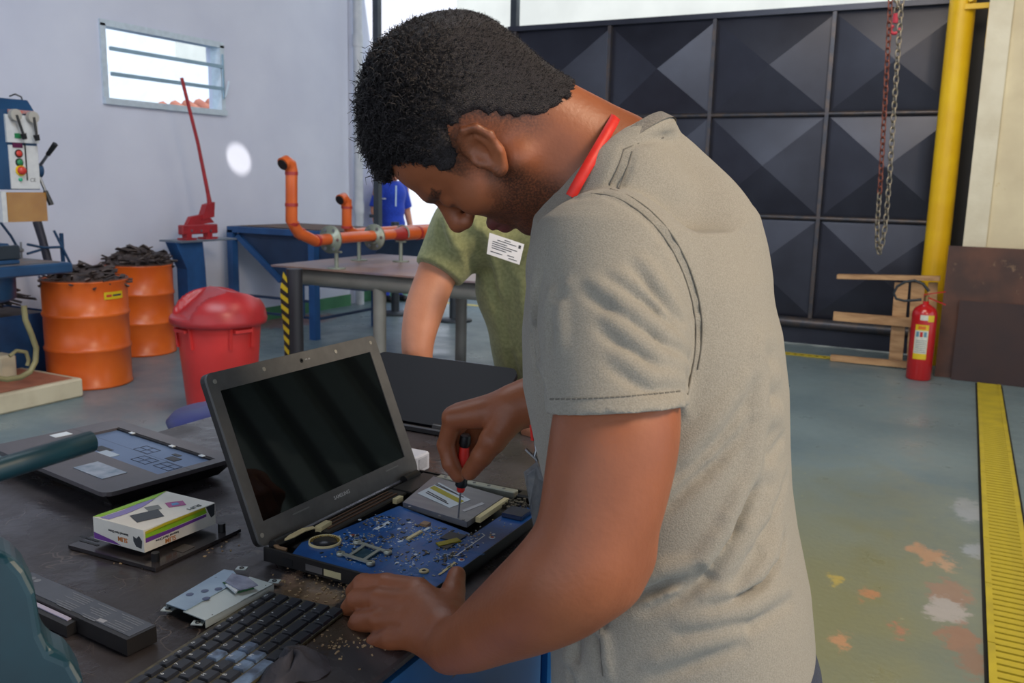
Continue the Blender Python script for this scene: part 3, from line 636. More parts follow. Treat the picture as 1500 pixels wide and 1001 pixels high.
for z in (.18, .33): MB().box((xl, yF+.01, z), (-5.24, yF+.03, z+.022)).build('brace', HB, hp_)
for x in (-5.245,): MB().box((x-.01, yF, .17), (x+.01, yB, .195)).build('brace', HB, hp_)
# steel work table with orange pipes
tz = .85
tt = thing('steel_table', 'long grey steel table with a rusty top holding the orange pipes', 'table', (-3, 5.3, 0))
MB().box((-4.315, 4.67, tz-.012), (-1.6, 5.93, tz)).build('table_top', mat('worn steel table top', (122, 112, 124), (146, 118, 104), rough=.38, metal=.25, scale=3, detail=8, bump=.04), tt)
TG = mat('grey beige table frame', (140, 138, 130), (120, 118, 112), rough=.5, metal=.15, scale=4)
m_ = MB().cyl((-4.12, 4.78, tz-.075), (-1.7, 4.78, tz-.075), .058, 16); m_.build('front_beam', TG, tt)
MB().cyl((-4.12, 5.84, tz-.075), (-1.7, 5.84, tz-.075), .058, 16).build('back_beam', TG, tt)
lx = at(556, 430, 1, 4.78).x
for x in (lx, -1.9):
    for y in (4.78, 5.84): MB().cyl((x, y, 0), (x, y, tz-.07), .044, 18).build('leg', TG, tt)
OP = mat('orange pipe paint', (206, 98, 44), (192, 86, 38), rough=.28, scale=5); RJ = mat('dark red joint', (160, 44, 40), rough=.35); FG = mat('grey green flange', (140, 146, 134), (124, 132, 120), rough=.4, metal=.3, scale=14)
S1 = at(493, 394, 2, tz); S3 = at(587, 383.5, 2, tz); dv = (S3-S1).normalized(); nv = Vector((-dv.y, dv.x, 0)); AX = .205
def pp(x, y, off=0): return atplane(x, y, S1+nv*off, nv)
pa = thing('orange_pipe', 'orange pipeline with grey flanges and upturned bend lying across the steel table', 'pipe', (S1.x, S1.y, tz), 'orange pipes on the steel table')
r1 = .037
el = [pp(415, 239), pp(420, 238), pp(425, 243), pp(427, 254)]
vt = [pp(427, 256), pp(427, 300)]; bend = [pp(428, 322), pp(438, 341), pp(461, 353)]
axp = [S1+Vector((0, 0, AX))-dv*.10]; e2 = S3+Vector((0, 0, AX))
MB().tube([pp(414, 241)+Vector((0, 0, .003)), pp(419, 237), pp(425, 241), pp(427, 252)], r1*1.08, 16).build('top_elbow', OP, pa)
MB().tube([pp(427, 250), pp(427, 324), pp(437, 341), pp(461, 353), S1+Vector((0, 0, AX))], r1, 18, smooth=True).build('bend', OP, pa)
MB().tube([S1+Vector((0, 0, AX)), e2], r1, 18).build('pipe_run', OP, pa)
for p, d in ((pp(427, 254), (0, 0, 1)), (pp(427, 300), (0, 0, 1)), (pp(429, 326), (.35, 0, 1)), (pp(441, 343), (1, .3, -.6)), (pp(464, 352.5), dv)):
    d = Vector(d).normalized(); MB().cyl(p-d*.01, p+d*.01, r1*1.10, 18).build('joint', RJ, pa)
F2 = pp(548, 347.5)
for c in (pp(484, 351), F2):
    f_ = MB().lathe([(r1, -.02), (r1+.012, -.02), (r1+.012, -.008), (.092, -.008), (.092, .008), (r1, .008)], c, 32, dv).build('flange', FG, pa)
    q = dv.to_track_quat('Z', 'Y')
    for k in range(6):
        h = c + q @ Vector((.07*math.cos(k*PI/3), .07*math.sin(k*PI/3), 0)); MB().cyl(h-dv*.012, h+dv*.012, .011, 8).build('bolt', STEEL, f_)
RD = e2-dv*.02
MB().tube([e2-dv*.10, e2-dv*.0, e2+dv*.03], [r1, .052, .052], 18).build('reducer', RJ, pa)
MB().tube([e2+dv*.03, e2+dv*.9], .050, 18).build('large_pipe', OP, pa)
MB().cyl(e2+dv*.20, e2+dv*.225, .054, 18).build('joint', RJ, pa)
def stand_(p, h, name='support_stand'):
    s = MB().lathe([(0, 0), (.062, 0), (.062, .008), (0, .008)], p, 20).build(name, FG, pa)
    MB().cyl(p+Vector((0, 0, .008)), p+Vector((0, 0, h)), .014, 10).build('stem', FG, s)
    MB().box(p+Vector((-.04, -.012, h-.012)), p+Vector((.04, .012, h))).build('saddle', FG, s)
stand_(S1, AX-.085); stand_(S3, AX-.05)
MB().tube(arc(e2+dv*.02, .062, -.4, PI+.4, 14, nv, (0, 0, 1)), .006, 8).build('u_clamp', FG, pa)
S2 = at(526, 381.6, 2, tz)
pb2 = thing('orange_pipe', 'second orange pipe with short upturned end behind the flanged pipeline', 'pipe', (S2.x, S2.y, tz), 'orange pipes on the steel table')
of = (S2-S1).dot(nv)
P2 = [pp(508, 292, of), pp(508, 330, of), pp(512, 338, of), pp(520, 342, of), S2+Vector((0, 0, AX))+dv*.04, S2+Vector((0, 0, AX))+dv*1.1]
MB().tube(P2, .036, 18).build('pipe_run', OP, pb2)
MB().tube([pp(498, 293, of), pp(503, 290, of), pp(507, 296, of), pp(508, 304, of)], .039, 16).build('top_elbow', OP, pb2)
MB().cyl(pp(497.5, 293.5, of)-(pp(503, 290, of)-pp(498, 293, of)).normalized()*.004, pp(498, 293, of), .033, 16).build('opening', BLACKP, pb2)
for y in (304, 333): MB().cyl(pp(508, y, of)-Vector((0, 0, .008)), pp(508, y, of)+Vector((0, 0, .008)), .041, 16).build('joint', RJ, pb2)
pa_ = pa; pa = pb2; stand_(S2, AX-.03); pa = pa_
MB().cyl(pp(413.2, 242), pp(414.2, 241.2), .034, 16).build('opening', BLACKP, pa)
# striped guard post
gy_ = 4.5; gc = at(431, 394, 1, gy_)
gp_ = thing('guard_post', 'black round post with torn yellow and black hazard tape', 'post', (gc.x, gy_, 0))
MB().cyl((gc.x, gy_, 0), (gc.x, gy_, gc.z), .052, 24).build('shaft', mat('black post paint', (42, 42, 48), rough=.45), gp_)
YT = mat('yellow tape', (220, 190, 40), rough=.4); BT = mat('black tape', (40, 38, 40), rough=.4)
edge = [(415, 398, 4), (413, 412, 8), (410, 425, 11), (411, 440, 11), (412, 455, 10), (414, 470, 9), (415, 485, 8), (416, 500, 7), (417, 530, 6)]
def tl(y):
    for (a0, a1, a2), (b0, b1, b2) in zip(edge, edge[1:]):
        if y <= b1: k = (y-a1)/(b1-a1); return a0+(b0-a0)*k, a2+(b2-a2)*k
    return edge[-1][0], edge[-1][2]
y = 400.0; k = 0; tape = thing('hazard_tape', None, None); bpy.data.objects.remove(tape)
tape = None
while y < 528:
    m_ = MB(); y2 = y+7.6
    l0, w0 = tl(y); l1, w1 = tl(y2); s = 7
    A = [at(l0, y-s*.2, 1, gy_-.045), at(l0+w0, y+s, 1, gy_-.055), at(l1+w1, y2+s, 1, gy_-.055), at(l1, y2-s*.2, 1, gy_-.045)]
    m_.prism(A, (0, .003, 0))
    if tape is None: tape = m_.build('hazard_tape', YT, gp_)
    else: m_.build('tape_stripe', YT if k % 2 == 0 else BT, tape)
    y = y2; k += 1
# round-foot barrier posts beyond the table
for (px, py, top, w, lab) in ((579, 460, 330, .024, 'dark barrier post on a round foot behind the steel table leg'), (665, 470, 300, .030, 'dark barrier post on a round foot behind the leaning man')):
    c = at(px, py, 2, 0); bp_ = thing('barrier_post', lab, 'post', (c.x, c.y, 0), 'round-foot barrier posts by the gate')
    MB().cyl(c, (c.x, c.y, 1.0), .045 if px < 600 else .05, 16).build('pole', DST, bp_)
    MB().lathe([(0, 0), (.19, 0), (.19, .015), (.06, .035), (0, .035)], (c.x, c.y, 0), 28).build('foot', DST, bp_)
# low timber beam on the floor
a = at(700, 575, 2, 0)
lb = thing('low_platform', 'low pale wooden platform with white edge behind the second laptop', 'platform', (a.x, a.y, 0))
MB().box((a.x-.6, a.y, 0), (a.x+1.4, a.y+.3, .10)).build('board', WOOD, lb); MB().box((a.x-.6, a.y+.28, .10), (a.x+1.4, a.y+.34, .125)).build('edge_strip', WHITE, lb)
# blue stool
sc_ = at(335, 617, 2, .72)
sto = thing('stool', 'blue padded stool seat showing behind the laptop and the red bin', 'stool', (sc_.x, sc_.y, 0))
MB().lathe([(0, 0), (.15, .0), (.172, .012), (.178, .03), (.16, .05), (.06, .062), (0, .062)], (sc_.x, sc_.y, .70), 36).build('seat', mat('blue vinyl', (36, 44, 110), (30, 36, 96), rough=.4), sto)
MB().lathe([(0, 0), (.16, 0), (.16, .02), (0, .02)], (sc_.x, sc_.y, .68), 28).build('seat_rim', BLACKP, sto)
for k in range(4):
    t = k*PI/2+.5; MB().tube([(sc_.x+.1*math.cos(t), sc_.y+.1*math.sin(t), .69), (sc_.x+.19*math.cos(t), sc_.y+.19*math.sin(t), 0)], .012, 8).build('leg', STEEL, sto)
# ------------------------------------------------------------------ work bench
ZB = .93
def bp(x, y, z=ZB): return at(x, y, 2, z)
BXR = -.515
BTOP = mat('worn dark bench steel', (52, 48, 50), (74, 70, 74), rough=.30, metal=.15, scale=5, detail=10, bump=.10, bscale=45, wear=(128, 104, 88), wearlo=.685)
nt = BTOP.node_tree; N = nt.nodes; L = nt.links; b_ = N['Principled BSDF']
wv = N.new('ShaderNodeTexNoise'); wv.inputs['Scale'].default_value = 9; wv.inputs['Detail'].default_value = 6
mr = N.new('ShaderNodeMapRange'); mr.inputs[1].default_value = .35; mr.inputs[2].default_value = .65; mr.inputs[3].default_value = .16; mr.inputs[4].default_value = .42
L.new(N['Texture Coordinate'].outputs['Object'], wv.inputs[0]); L.new(wv.outputs['Fac'], mr.inputs[0]); L.new(mr.outputs[0], b_.inputs['Roughness'])
# dusty brown smear beside the laptop and keyboard
src = b_.inputs['Base Color'].links[0].from_socket
def smear(c, r, scl, col, cur, amp=.12, sc=22):
    mp = N.new('ShaderNodeMapping'); mp.inputs['Location'].default_value = (-c[0]*scl[0], -c[1]*scl[1], 0); mp.inputs['Scale'].default_value = (scl[0], scl[1], 0); L.new(N['Texture Coordinate'].outputs['Object'], mp.inputs[0])
    ln = N.new('ShaderNodeVectorMath'); ln.operation = 'LENGTH'; L.new(mp.outputs[0], ln.inputs[0])
    n_ = N.new('ShaderNodeTexNoise'); n_.inputs['Scale'].default_value = sc; n_.inputs['Detail'].default_value = 10; n_.inputs['Roughness'].default_value = .7; L.new(N['Texture Coordinate'].outputs['Object'], n_.inputs[0])
    a_ = N.new('ShaderNodeMath'); a_.operation = 'MULTIPLY_ADD'; a_.inputs[1].default_value = amp; L.new(n_.outputs['Fac'], a_.inputs[0]); L.new(ln.outputs['Value'], a_.inputs[2])
    r_ = N.new('ShaderNodeMapRange'); r_.inputs[1].default_value = r+amp*.55; r_.inputs[2].default_value = r+amp*.4; L.new(a_.outputs[0], r_.inputs[0])
    m2 = N.new('ShaderNodeMix'); m2.data_type = 'RGBA'; L.new(r_.outputs[0], m2.inputs[0]); L.new(cur, m2.inputs[6]); m2.inputs[7].default_value = (*lin(col), 1); return m2.outputs[2]
cur = src
for (px, py, r, col) in ((450, 860, .03, (112, 92, 72)), (490, 930, .03, (70, 56, 44)), (470, 880, .022, (150, 124, 100)), (170, 690, .06, (72, 60, 52)), (300, 790, .03, (84, 66, 56)), (430, 845, .016, (150, 120, 100))):
    p = bp(px, py); cur = smear((p.x, p.y), r, (1, .55), col, cur)
# scratches: thin pale crack-like lines broken up by noise
nd_ = N.new('ShaderNodeTexNoise'); nd_.inputs['Scale'].default_value = 7; nd_.inputs['Detail'].default_value = 3; L.new(N['Texture Coordinate'].outputs['Object'], nd_.inputs[0])
ad_ = N.new('ShaderNodeMixRGB'); ad_.blend_type = 'ADD'; ad_.inputs[0].default_value = .25; L.new(N['Texture Coordinate'].outputs['Object'], ad_.inputs[1]); L.new(nd_.outputs['Color'], ad_.inputs[2])
vn = N.new('ShaderNodeTexVoronoi'); vn.feature = 'DISTANCE_TO_EDGE'; vn.inputs['Scale'].default_value = 17; L.new(ad_.outputs[0], vn.inputs[0])
ml = N.new('ShaderNodeMapRange'); ml.inputs[1].default_value = .022; ml.inputs[2].default_value = .006; L.new(vn.outputs['Distance'], ml.inputs[0])
mk = N.new('ShaderNodeMapRange'); mk.inputs[1].default_value = .50; mk.inputs[2].default_value = .62; mk.inputs[4].default_value = .55; nk = N.new('ShaderNodeTexNoise'); nk.inputs['Scale'].default_value = 13; nk.inputs['Detail'].default_value = 5; L.new(N['Texture Coordinate'].outputs['Object'], nk.inputs[0]); L.new(nk.outputs['Fac'], mk.inputs[0])
mm = N.new('ShaderNodeMath'); mm.operation = 'MULTIPLY'; L.new(ml.outputs[0], mm.inputs[0]); L.new(mk.outputs[0], mm.inputs[1])
mz = N.new('ShaderNodeMix'); mz.data_type = 'RGBA'; L.new(mm.outputs[0], mz.inputs[0]); L.new(cur, mz.inputs[6]); mz.inputs[7].default_value = (*lin((118, 108, 102)), 1); cur = mz.outputs[2]
L.new(cur, b_.inputs['Base Color'])
BSIDE = mat('chipped blue bench paint', (24, 92, 148), (20, 78, 130), rough=.4, scale=14, wear=(96, 70, 56), wearlo=.58)
BSIDE2 = mat('blue bench panel', (26, 96, 160), (20, 84, 144), rough=.4, scale=6)
bench = thing('work_bench', 'dark worn steel work bench with chipped blue painted sides', 'work bench', (-.98, 1.0, 0))
MB().box((-1.45, .12, ZB-.012), (BXR, 1.84, ZB), bev=.003).build('bench_top', BTOP, bench)
MB().box((-1.45, .12, ZB-.075), (BXR+.004, 1.84, ZB-.0125)).build('top_edge', BSIDE, bench)
MB().box((-1.42, .15, .12), (BXR-.03, 1.80, ZB-.08)).build('cabinet', BSIDE2, bench)
for k in range(3):
    for j in range(3):
        y0 = .17+k*.5; z0 = .15+j*.235
        d_ = MB().box((BXR-.03, y0, z0), (BXR-.012, y0+.47, z0+.22), bev=.004).build('drawer', BSIDE2, bench)
        MB().bar((BXR+.008, y0+.17, z0+.15), (BXR+.008, y0+.30, z0+.15), .012).build('drawer_handle', STEEL, d_)
for x in (-1.38, -.6):
    for y in (.2, 1.6): MB().box((x-.04, y-.04, 0), (x+.04, y+.04, .12)).build('leg', BSIDE2, bench)
# ------------------------------------------------------------------ open laptop
LGREY = mat('grey laptop bezel', (92, 92, 92), (84, 84, 84), rough=.5, scale=60, bump=.03, bscale=600)
LBLK = mat('black laptop plastic', (24, 24, 27), (32, 30, 30), rough=.42, scale=30)
SCREEN = mat('dark glossy screen', (7, 9, 10), (9, 11, 12), rough=.04, coat=.3)
LX0, LX1, LY0, LY1 = -.818, -.553, .857, 1.243
lap = thing('open_laptop', 'grey laptop opened up with bare blue motherboard, being repaired on the bench', 'laptop', ((LX0+LX1)/2, (LY0+LY1)/2, ZB))
m_ = MB(); m_.box((LX0, LY0, ZB+.003), (LX1, LY1, ZB+.008), bev=.002)
m_.box((LX0, LY0, ZB+.004), (LX1, LY0+.004, ZB+.0235)); m_.box((LX0, LY1-.004, ZB+.004), (LX1, LY1, ZB+.024)); m_.box((LX1-.004, LY0, ZB+.004), (LX1, LY1, ZB+.0215)); m_.box((LX0, LY0, ZB+.004), (LX0+.004, LY1, ZB+.02))
m_.build('base_tray', LBLK, lap)
m_ = MB()
for x, y in ((LX0+.03, LY0+.03), (LX1-.03, LY0+.03), (LX0+.03, LY1-.03), (LX1-.03, LY1-.03)): m_ = MB().cyl((x, y, ZB), (x, y, ZB+.004), .008, 10); m_.build('rubber_foot', LBLK, lap)
for px, w_, mt_ in ((421, .009, BLACKP), (460, .014, STEEL), (487, .014, mat('usb tongue', (200, 190, 150), rough=.4))):
    p = at(px, 822+(px-421)*.245, 1, LY0); MB().box((p.x-w_, LY0-.0006, ZB+.0075), (p.x+w_, LY0+.002, ZB+.0165)).build('port', mt_, lap)
BDZ = ZB+.0215
PCB = mat('blue circuit board', (16, 74, 142), (26, 92, 166), rough=.32, scale=22, detail=6, lo=.4, hi=.6)
def q2(px, py, z=BDZ): return at(px, py, 2, z)
mb_ = MB(); poly = [(LX0+.045, LY0+.006), (LX1-.001, LY0+.004), (LX1-.001, LY1-.05), (LX1-.045, LY1-.05), (LX1-.045, 1.045), (LX0+.065, 1.085), (LX0+.045, .94), (LX0+.03, .90)]
mbo = mb_.prism([(x, y, BDZ-.0015) for x, y in poly], (0, 0, .0015)).build('motherboard', PCB, lap)
rnd = random.Random(4)
TAN = mat('beige connector', (222, 206, 158), rough=.5); GOLD = mat('gold contact', (190, 160, 80), rough=.35, metal=.6); SILV = mat('silver solder', (190, 196, 200), rough=.3, metal=.6); DCH = mat('black chip', (30, 34, 40), rough=.35); SW = mat('white pad', (214, 224, 234), rough=.5); BZ = mat('bronze grille', (116, 86, 68), rough=.4, metal=.5, scale=30)
def comps(n, mt_, name, smin, smax, h, seed):
    rnd = random.Random(seed); m_ = MB(); k = 0
    while k < n:
        if rnd.random() < .65:
            c = rnd.choice(((-.72, .95), (-.68, .99), (-.74, 1.02), (-.69, .91), (-.62, .93), (-.60, 1.02), (-.65, 1.02), (-.75, .93), (-.71, 1.05), (-.585, .96))); x = rnd.gauss(c[0], .014); y = rnd.gauss(c[1], .018)
        else: x = rnd.uniform(LX0+.06, LX1-.012); y = rnd.uniform(LY0+.01, LY1-.06)
        if not (LX0+.055 < x < LX1-.008 and LY0+.01 < y < LY1-.06): continue
        if x < LX1-.05 and y > 1.045: continue
        a, b = rnd.uniform(smin, smax), rnd.uniform(smin*.6, smax*.6)
        if rnd.random() < .5: a, b = b, a
        m_.box((x-a/2, y-b/2, BDZ), (x+a/2, y+b/2, BDZ+h*rnd.uniform(.5, 1))); k += 1
    return m_.build(name, mt_, mbo, kind='stuff')
comps(300, SILV, 'capacitors', .0012, .003, .0014, 1); comps(200, mat('tan components', (170, 150, 110), rough=.5), 'resistors', .0014, .0034, .0012, 2); comps(90, DCH, 'small_chips', .003, .007, .0012, 3)
comps(70, SW, 'silkscreen_pads', .0018, .004, .0002, 5)
# traces
m_ = MB(); rnd = random.Random(9)
for i in range(60):
    x = rnd.uniform(LX0+.08, LX1-.03); y = rnd.uniform(LY0+.02, 1.02); l = rnd.uniform(.01, .04); o = rnd.random() < .6
    for k in range(rnd.randint(2, 5)):
        if o: m_.box((x+k*.0016, y, BDZ), (x+k*.0016+.0005, y+l, BDZ+.00012))
        else: m_.box((x, y+k*.0016, BDZ), (x+l, y+k*.0016+.0005, BDZ+.00012))
m_.build('traces', mat('light blue trace', (52, 112, 176), rough=.35), mbo, kind='stuff')
# cooling fan cut-out
fc = q2(476, 795); f_ = MB().lathe([(0, .0006), (.0165, .0006), (.0165, .002), (0, .003)], fc, 28).build('fan', mat('dark fan disc', (52, 54, 60), rough=.4, metal=.4), mbo)
m_ = MB().lathe([(.0205, .0), (.0205, .003), (.0225, .003), (.0225, 0)], fc, 32); m_.build('fan_ring', TAN, f_)
m_ = MB()
for k in range(18):
    t = PI*.15+k*PI*1.1/18; u = Vector((math.cos(t), math.sin(t), 0)); m_.bar(fc+u*.0168+Vector((0, 0, .0018)), fc+u*.0205+Vector((0, 0, .0025)), .0012, .001)
m_.build('fan_teeth', GOLD, f_, kind='stuff')
# processor with its X-shaped hold-down frame
A_, B2, C2, D2 = [q2(*p) for p in ((523, 797), (568, 812), (499, 814), (543, 828))]
cen = (A_+B2+C2+D2)/4
cp = MB().prism([cen+(p-cen)*.62 for p in (A_, B2, D2, C2)], (0, 0, .0016)).build('processor', mat('teal chip', (34, 66, 84), (60, 90, 100), rough=.2, scale=60), mbo)
up = Vector((0, 0, .003)); FRM = mat('pale metal frame', (178, 182, 172), rough=.35, metal=.5)
m_ = MB(); m_.bar(A_+up, B2+up, .0062, .0016); m_.bar(C2+up, D2+up, .0062, .0016); m_.bar(A_.lerp(B2, .28)+up, C2.lerp(D2, .28)+up, .005, .0015); m_.bar(A_.lerp(B2, .75)+up, C2.lerp(D2, .75)+up, .005, .0015)
fr_ = m_.build('processor_frame', FRM, mbo)
for p in (A_, B2, C2, D2):
    MB().lathe([(.002, 0), (.0058, 0), (.0058, .0045), (.002, .0045)], p, 16).build('screw_boss', FRM, fr_); 
def cmp_(name, px, py, a, b, h, mt_, rz=0, z0=BDZ, par=None):
    p = q2(px, py); return MB().box((p.x-a/2, p.y-b/2, z0), (p.x+a/2, p.y+b/2, z0+h), rz=rz).build(name, mt_, par or mbo)
cmp_('connector', 474, 776, .010, .026, .009, TAN, .06); cmp_('connector', 583, 736, .008, .018, .008, TAN, 0)
cmp_('bar_label', 561, 770, .007, .036, .0004, SW, -.02)
cmp_('ribbon_socket', 607, 786, .005, .034, .003, TAN, -.02); cmp_('ribbon_socket', 625, 776, .0045, .014, .001, SW, 0)
cmp_('connector', 623, 770, .012, .012, .004, mat('brown connector', (150, 120, 90), rough=.4), 0)
cmp_('large_chip', 664, 788, .028, .026, .002, mat('blue black chip', (26, 42, 66), rough=.3), 0)
YT2 = mat('yellow kapton tape', (150, 140, 20), rough=.3); cmp_('kapton_tape', 657, 796, .012, .034, .0024, YT2, -.5)
cmp_('memory_chip', 655, 800, .014, .022, .0016, DCH, 0)
for px, py in ((517, 785), (676, 821), (721, 788)): p = q2(px, py); s_ = MB().lathe([(0, 0), (.0045, 0), (.0045, .0006), (0, .0006)], p, 14).build('screw_pad', SW, mbo); MB().cyl(p, p+Vector((0, 0, .0012)), .0026, 10).build('screw', mat('red screw', (170, 80, 60), rough=.4, metal=.5), s_)
for px, py in ((600, 766), (585, 775), (588, 793), (609, 813), (582, 825), (527, 762), (585, 794), (723, 783)): p = q2(px, py); MB().cyl(p, p+Vector((0, 0, .0004)), .0026, 12).build('pad', SW, mbo)
p = q2(621, 838); MB().lathe([(.003, 0), (.0065, 0), (.0065, .002), (.003, .002)], p, 18).build('ring_boss', TAN, mbo)
for a, b in (((668, 815), (710, 785)), ((668, 815), (650, 812)), ((710, 785), (706, 782))): MB().bar(q2(*a)+Vector((0, 0, .0004)), q2(*b)+Vector((0, 0, .0004)), .0016, .0004).build('silkscreen_line', SW, mbo)
for k in range(3): MB().bar(q2(643+k*6, 843-k*5)+Vector((0, 0, .0006)), q2(655+k*6, 835-k*5)+Vector((0, 0, .0006)), .003, .0008).build('solder_bar', TAN, mbo)
# grille strip below the hinge, hinge covers and the wire loom
g0 = q2(465, 776, BDZ); 
vg = MB().box((LX0+.012, .938, BDZ-.010), (LX0+.046, 1.135, BDZ+.003), bev=.002).build('vent_strip', LBLK, lap)
for k in range(3): MB().box((LX0+.017+k*.0085, .95, BDZ+.003), (LX0+.020+k*.0085, 1.12, BDZ+.0045)).build('vent_rib', BZ, vg)
MB().box((LX0+.01, 1.14, BDZ-.012), (LX0+.05, 1.235, BDZ+.002), bev=.002).build('speaker_cover', LBLK, lap)
MB().cyl((LX0+.006, LY0+.012, BDZ+.001), (LX0+.006, LY0+.05, BDZ+.001), .008, 14).build('hinge', LBLK, lap); MB().cyl((LX0+.006, LY1-.06, BDZ+.001), (LX0+.006, LY1-.02, BDZ+.001), .008, 14).build('hinge', LBLK, lap)
lm = [q2(412, 793, BDZ+.004), q2(428, 786, BDZ+.006), q2(445, 777, BDZ+.007), q2(460, 773, BDZ+.006), q2(470, 776, BDZ+.006)]
for k in range(4): MB().tube([p+Vector((.0016*k-.003, .001*(k % 2), .001*math.sin(k+i))) for i, p in enumerate(lm)], .0014, 6).build('wire', mat('cream wire', (214, 196, 150), rough=.5), lap)
MB().tube([q2(398, 795, BDZ), q2(408, 803, BDZ+.002), q2(420, 806, BDZ)], .003, 8).build('wire', mat('brown wire', (130, 100, 70), rough=.6), lap)
# optical drive
ODM = mat('brushed drive lid', (150, 152, 160), (138, 140, 150), rough=.38, metal=.55, scale=8, stretch=(1, 8, 1))
oc = [q2(635, 698, BDZ+.006), q2(590, 736, BDZ+.006), q2(684, 765, BDZ+.006), q2(738, 728, BDZ+.006)]
odd = MB().prism([p-Vector((0, 0, .009)) for p in oc], (0, 0, .009)).build('optical_drive', ODM, lap)
def od(u, v, z=.0003): return oc[1]+(oc[2]-oc[1])*u+(oc[0]-oc[1])*v+Vector((0, 0, z))+((oc[3]-oc[2])-(oc[0]-oc[1]))*u*v
def quadpart(name, P, h, mt_, par): return MB().prism(P, (0, 0, h)).build(name, mt_, par)
lb1 = quadpart('drive_label', [od(.05, .35), od(.62, .22), od(.72, .62), od(.15, .85)], .0003, SW, odd)
quadpart('label_band', [od(.12, .60, .0007), od(.66, .42, .0007), od(.68, .52, .0007), od(.14, .71, .0007)], .0001, mat('olive label band', (178, 168, 50), rough=.5), lb1)
for v0, u1 in ((.43, .55), (.48, .5), (.74, .62), (.78, .5)): quadpart('print_line', [od(.14, v0, .0007), od(u1, v0-.13, .0007), od(u1, v0-.105, .0007), od(.14, v0+.025, .0007)], .0001, GP, lb1)
quadpart('label_strip', [od(.78, .25), od(.83, .24), od(.92, .62), od(.87, .64)], .0003, mat('pale strip label', (190, 190, 196), rough=.5), odd)
for px, py in ((644, 757), (679, 762), (600, 743)): p = q2(px, py, BDZ+.0062); MB().cyl(p, p+Vector((0, 0, .001)), .0022, 10).build('screw', STEEL, odd)
rl = MB().box((LX0+.045, LY1-.022, BDZ-.008), (LX1-.07, LY1-.006, BDZ+.004), bev=.0015).build('metal_rail', FRM, lap)
for k in range(5): MB().cyl((LX0+.06+k*.028, LY1-.014, BDZ+.004), (LX0+.06+k*.028, LY1-.014, BDZ+.0052), .0028, 10).build('screw', STEEL, rl)
MB().box((LX1-.062, LY1-.032, BDZ-.01), (LX1-.022, LY1-.008, BDZ+.006), bev=.003).build('corner_block', LBLK, lap)
cbx = MB().box((LX1-.042, LY1-.118, BDZ), (LX1-.008, LY1-.082, BDZ+.007), bev=.001).build('card_slot', mat('blue black housing', (34, 48, 78), rough=.25), lap)
MB().bar(q2(700, 762, BDZ+.004), q2(742, 733, BDZ+.004), .008, .008).build('drive_connector', TAN, lap)
m_ = MB(); rnd = random.Random(12)
for i in range(70):
    p = q2(rnd.uniform(700, 765), 0, BDZ) if False else Vector((rnd.uniform(LX1-.06, LX1-.02), rnd.uniform(LY1-.09, LY1-.04), BDZ)); s = rnd.uniform(.002, .006); m_.box(p-Vector((s/2, s/2, .004)), p+Vector((s/2, s/2, rnd.uniform(0, .006))))
m_.build('small_contacts', mat('mixed metal contacts', (120, 116, 104), (60, 56, 54), rough=.4, metal=.5, scale=150), lap, kind='stuff')
# lid
LUP = Vector((-.378, 0, .926)).normalized(); LN = Vector((LUP.z, 0, -LUP.x))   # outward from the screen, toward the board
LO = Vector((-.826, .857, .956))
def lp(u, v, n=0): return LO+Vector((0, u, 0))+LUP*v+LN*n
def slab(poly, n0, n1): return MB().prism([lp(u, v, n0) for u, v in poly], LN*(n1-n0))
lid = slab(round_rect(0, -.006, .386, .244, .012), -.011, -.002).build('lid_back', LBLK, lap)
bz = [(0, -.006), (.386, -.006), (.386, .243), (0, .243)]; inn = [(.0175, .0265), (.3585, .0265), (.3635, .217), (.0215, .2165)]
inn = [(.018, .0265), (.361, .0265), (.361, .2165), (.018, .2165)]
rrp = round_rect(0, -.006, .386, .2435, .011, 4)
m_ = MB()
# bezel ring with outer rounded corners
outer = []; 
def ringface(o, i_, n0, n1):
    m_ = MB(); k = len(o); vs = [lp(*p, n1) for p in o]+[lp(*p, n1) for p in i_]+[lp(*p, n0) for p in o]+[lp(*p, n0) for p in i_]
    fs = []
    for a in range(k):
        b = (a+1) % k; fs += [(a, b, b+k, a+k), (a+2*k, b+2*k, b, a), (a+k, b+k, b+3*k, a+3*k)]
    return m_.add(vs, fs)
ii = []
for (u, v) in rrp:
    ii.append((min(max(u, .018), .361), min(max(v, .0265), .2165)))
ii = []
c4 = [(.361, .2165), (.018, .2165), (.018, .0265), (.361, .0265)]
for k in range(4): ii += [c4[k]]*5
bezel = ringface(rrp, ii, -.002, .0022).build('bezel', LGREY, lap)
scr = slab([(.017, .0255), (.362, .0255), (.362, .2175), (.017, .2175)], -.0018, .0006).build('screen', SCREEN, lap)
for (u, v) in ((.0133, .2305), (.109, .2310), (.2744, .2310), (.369, .2315), (.0078, .0097)): MB().cyl(lp(u, v, .0022), lp(u, v, .0032), .0032, 14).build('screw_cover', mat('pale screw cover', (150, 148, 140), rough=.5), bezel)
cmr = MB().cyl(lp(.191, .2302, .0022), lp(.191, .2302, .003), .0036, 16).build('camera_ring', LBLK, bezel); MB().cyl(lp(.191, .2302, .003), lp(.191, .2302, .0033), .0016, 10).build('camera_lens', SCREEN, cmr)
text('lettering', 'SAMSUNG', .0056, lp(.1640, .0108, .0023), (0, 1, 0), LUP, mat('silver lettering', (200, 200, 200), rough=.35, metal=.3), bezel, bold=.012, sx=1.05)
text('lettering', 'LIVE  HD WEBCAM'[:8], .0022, lp(.199, .2292, .0023), (0, 1, 0), LUP, mat('silver lettering', (200, 200, 200)), bezel)
for u in (.073, .30): slab([(u, .0165), (u+.036, .0165), (u+.036, .0185), (u, .0185)], .0022, .0028).build('bezel_tab', mat('light bezel tab', (120, 120, 120), rough=.4), bezel)
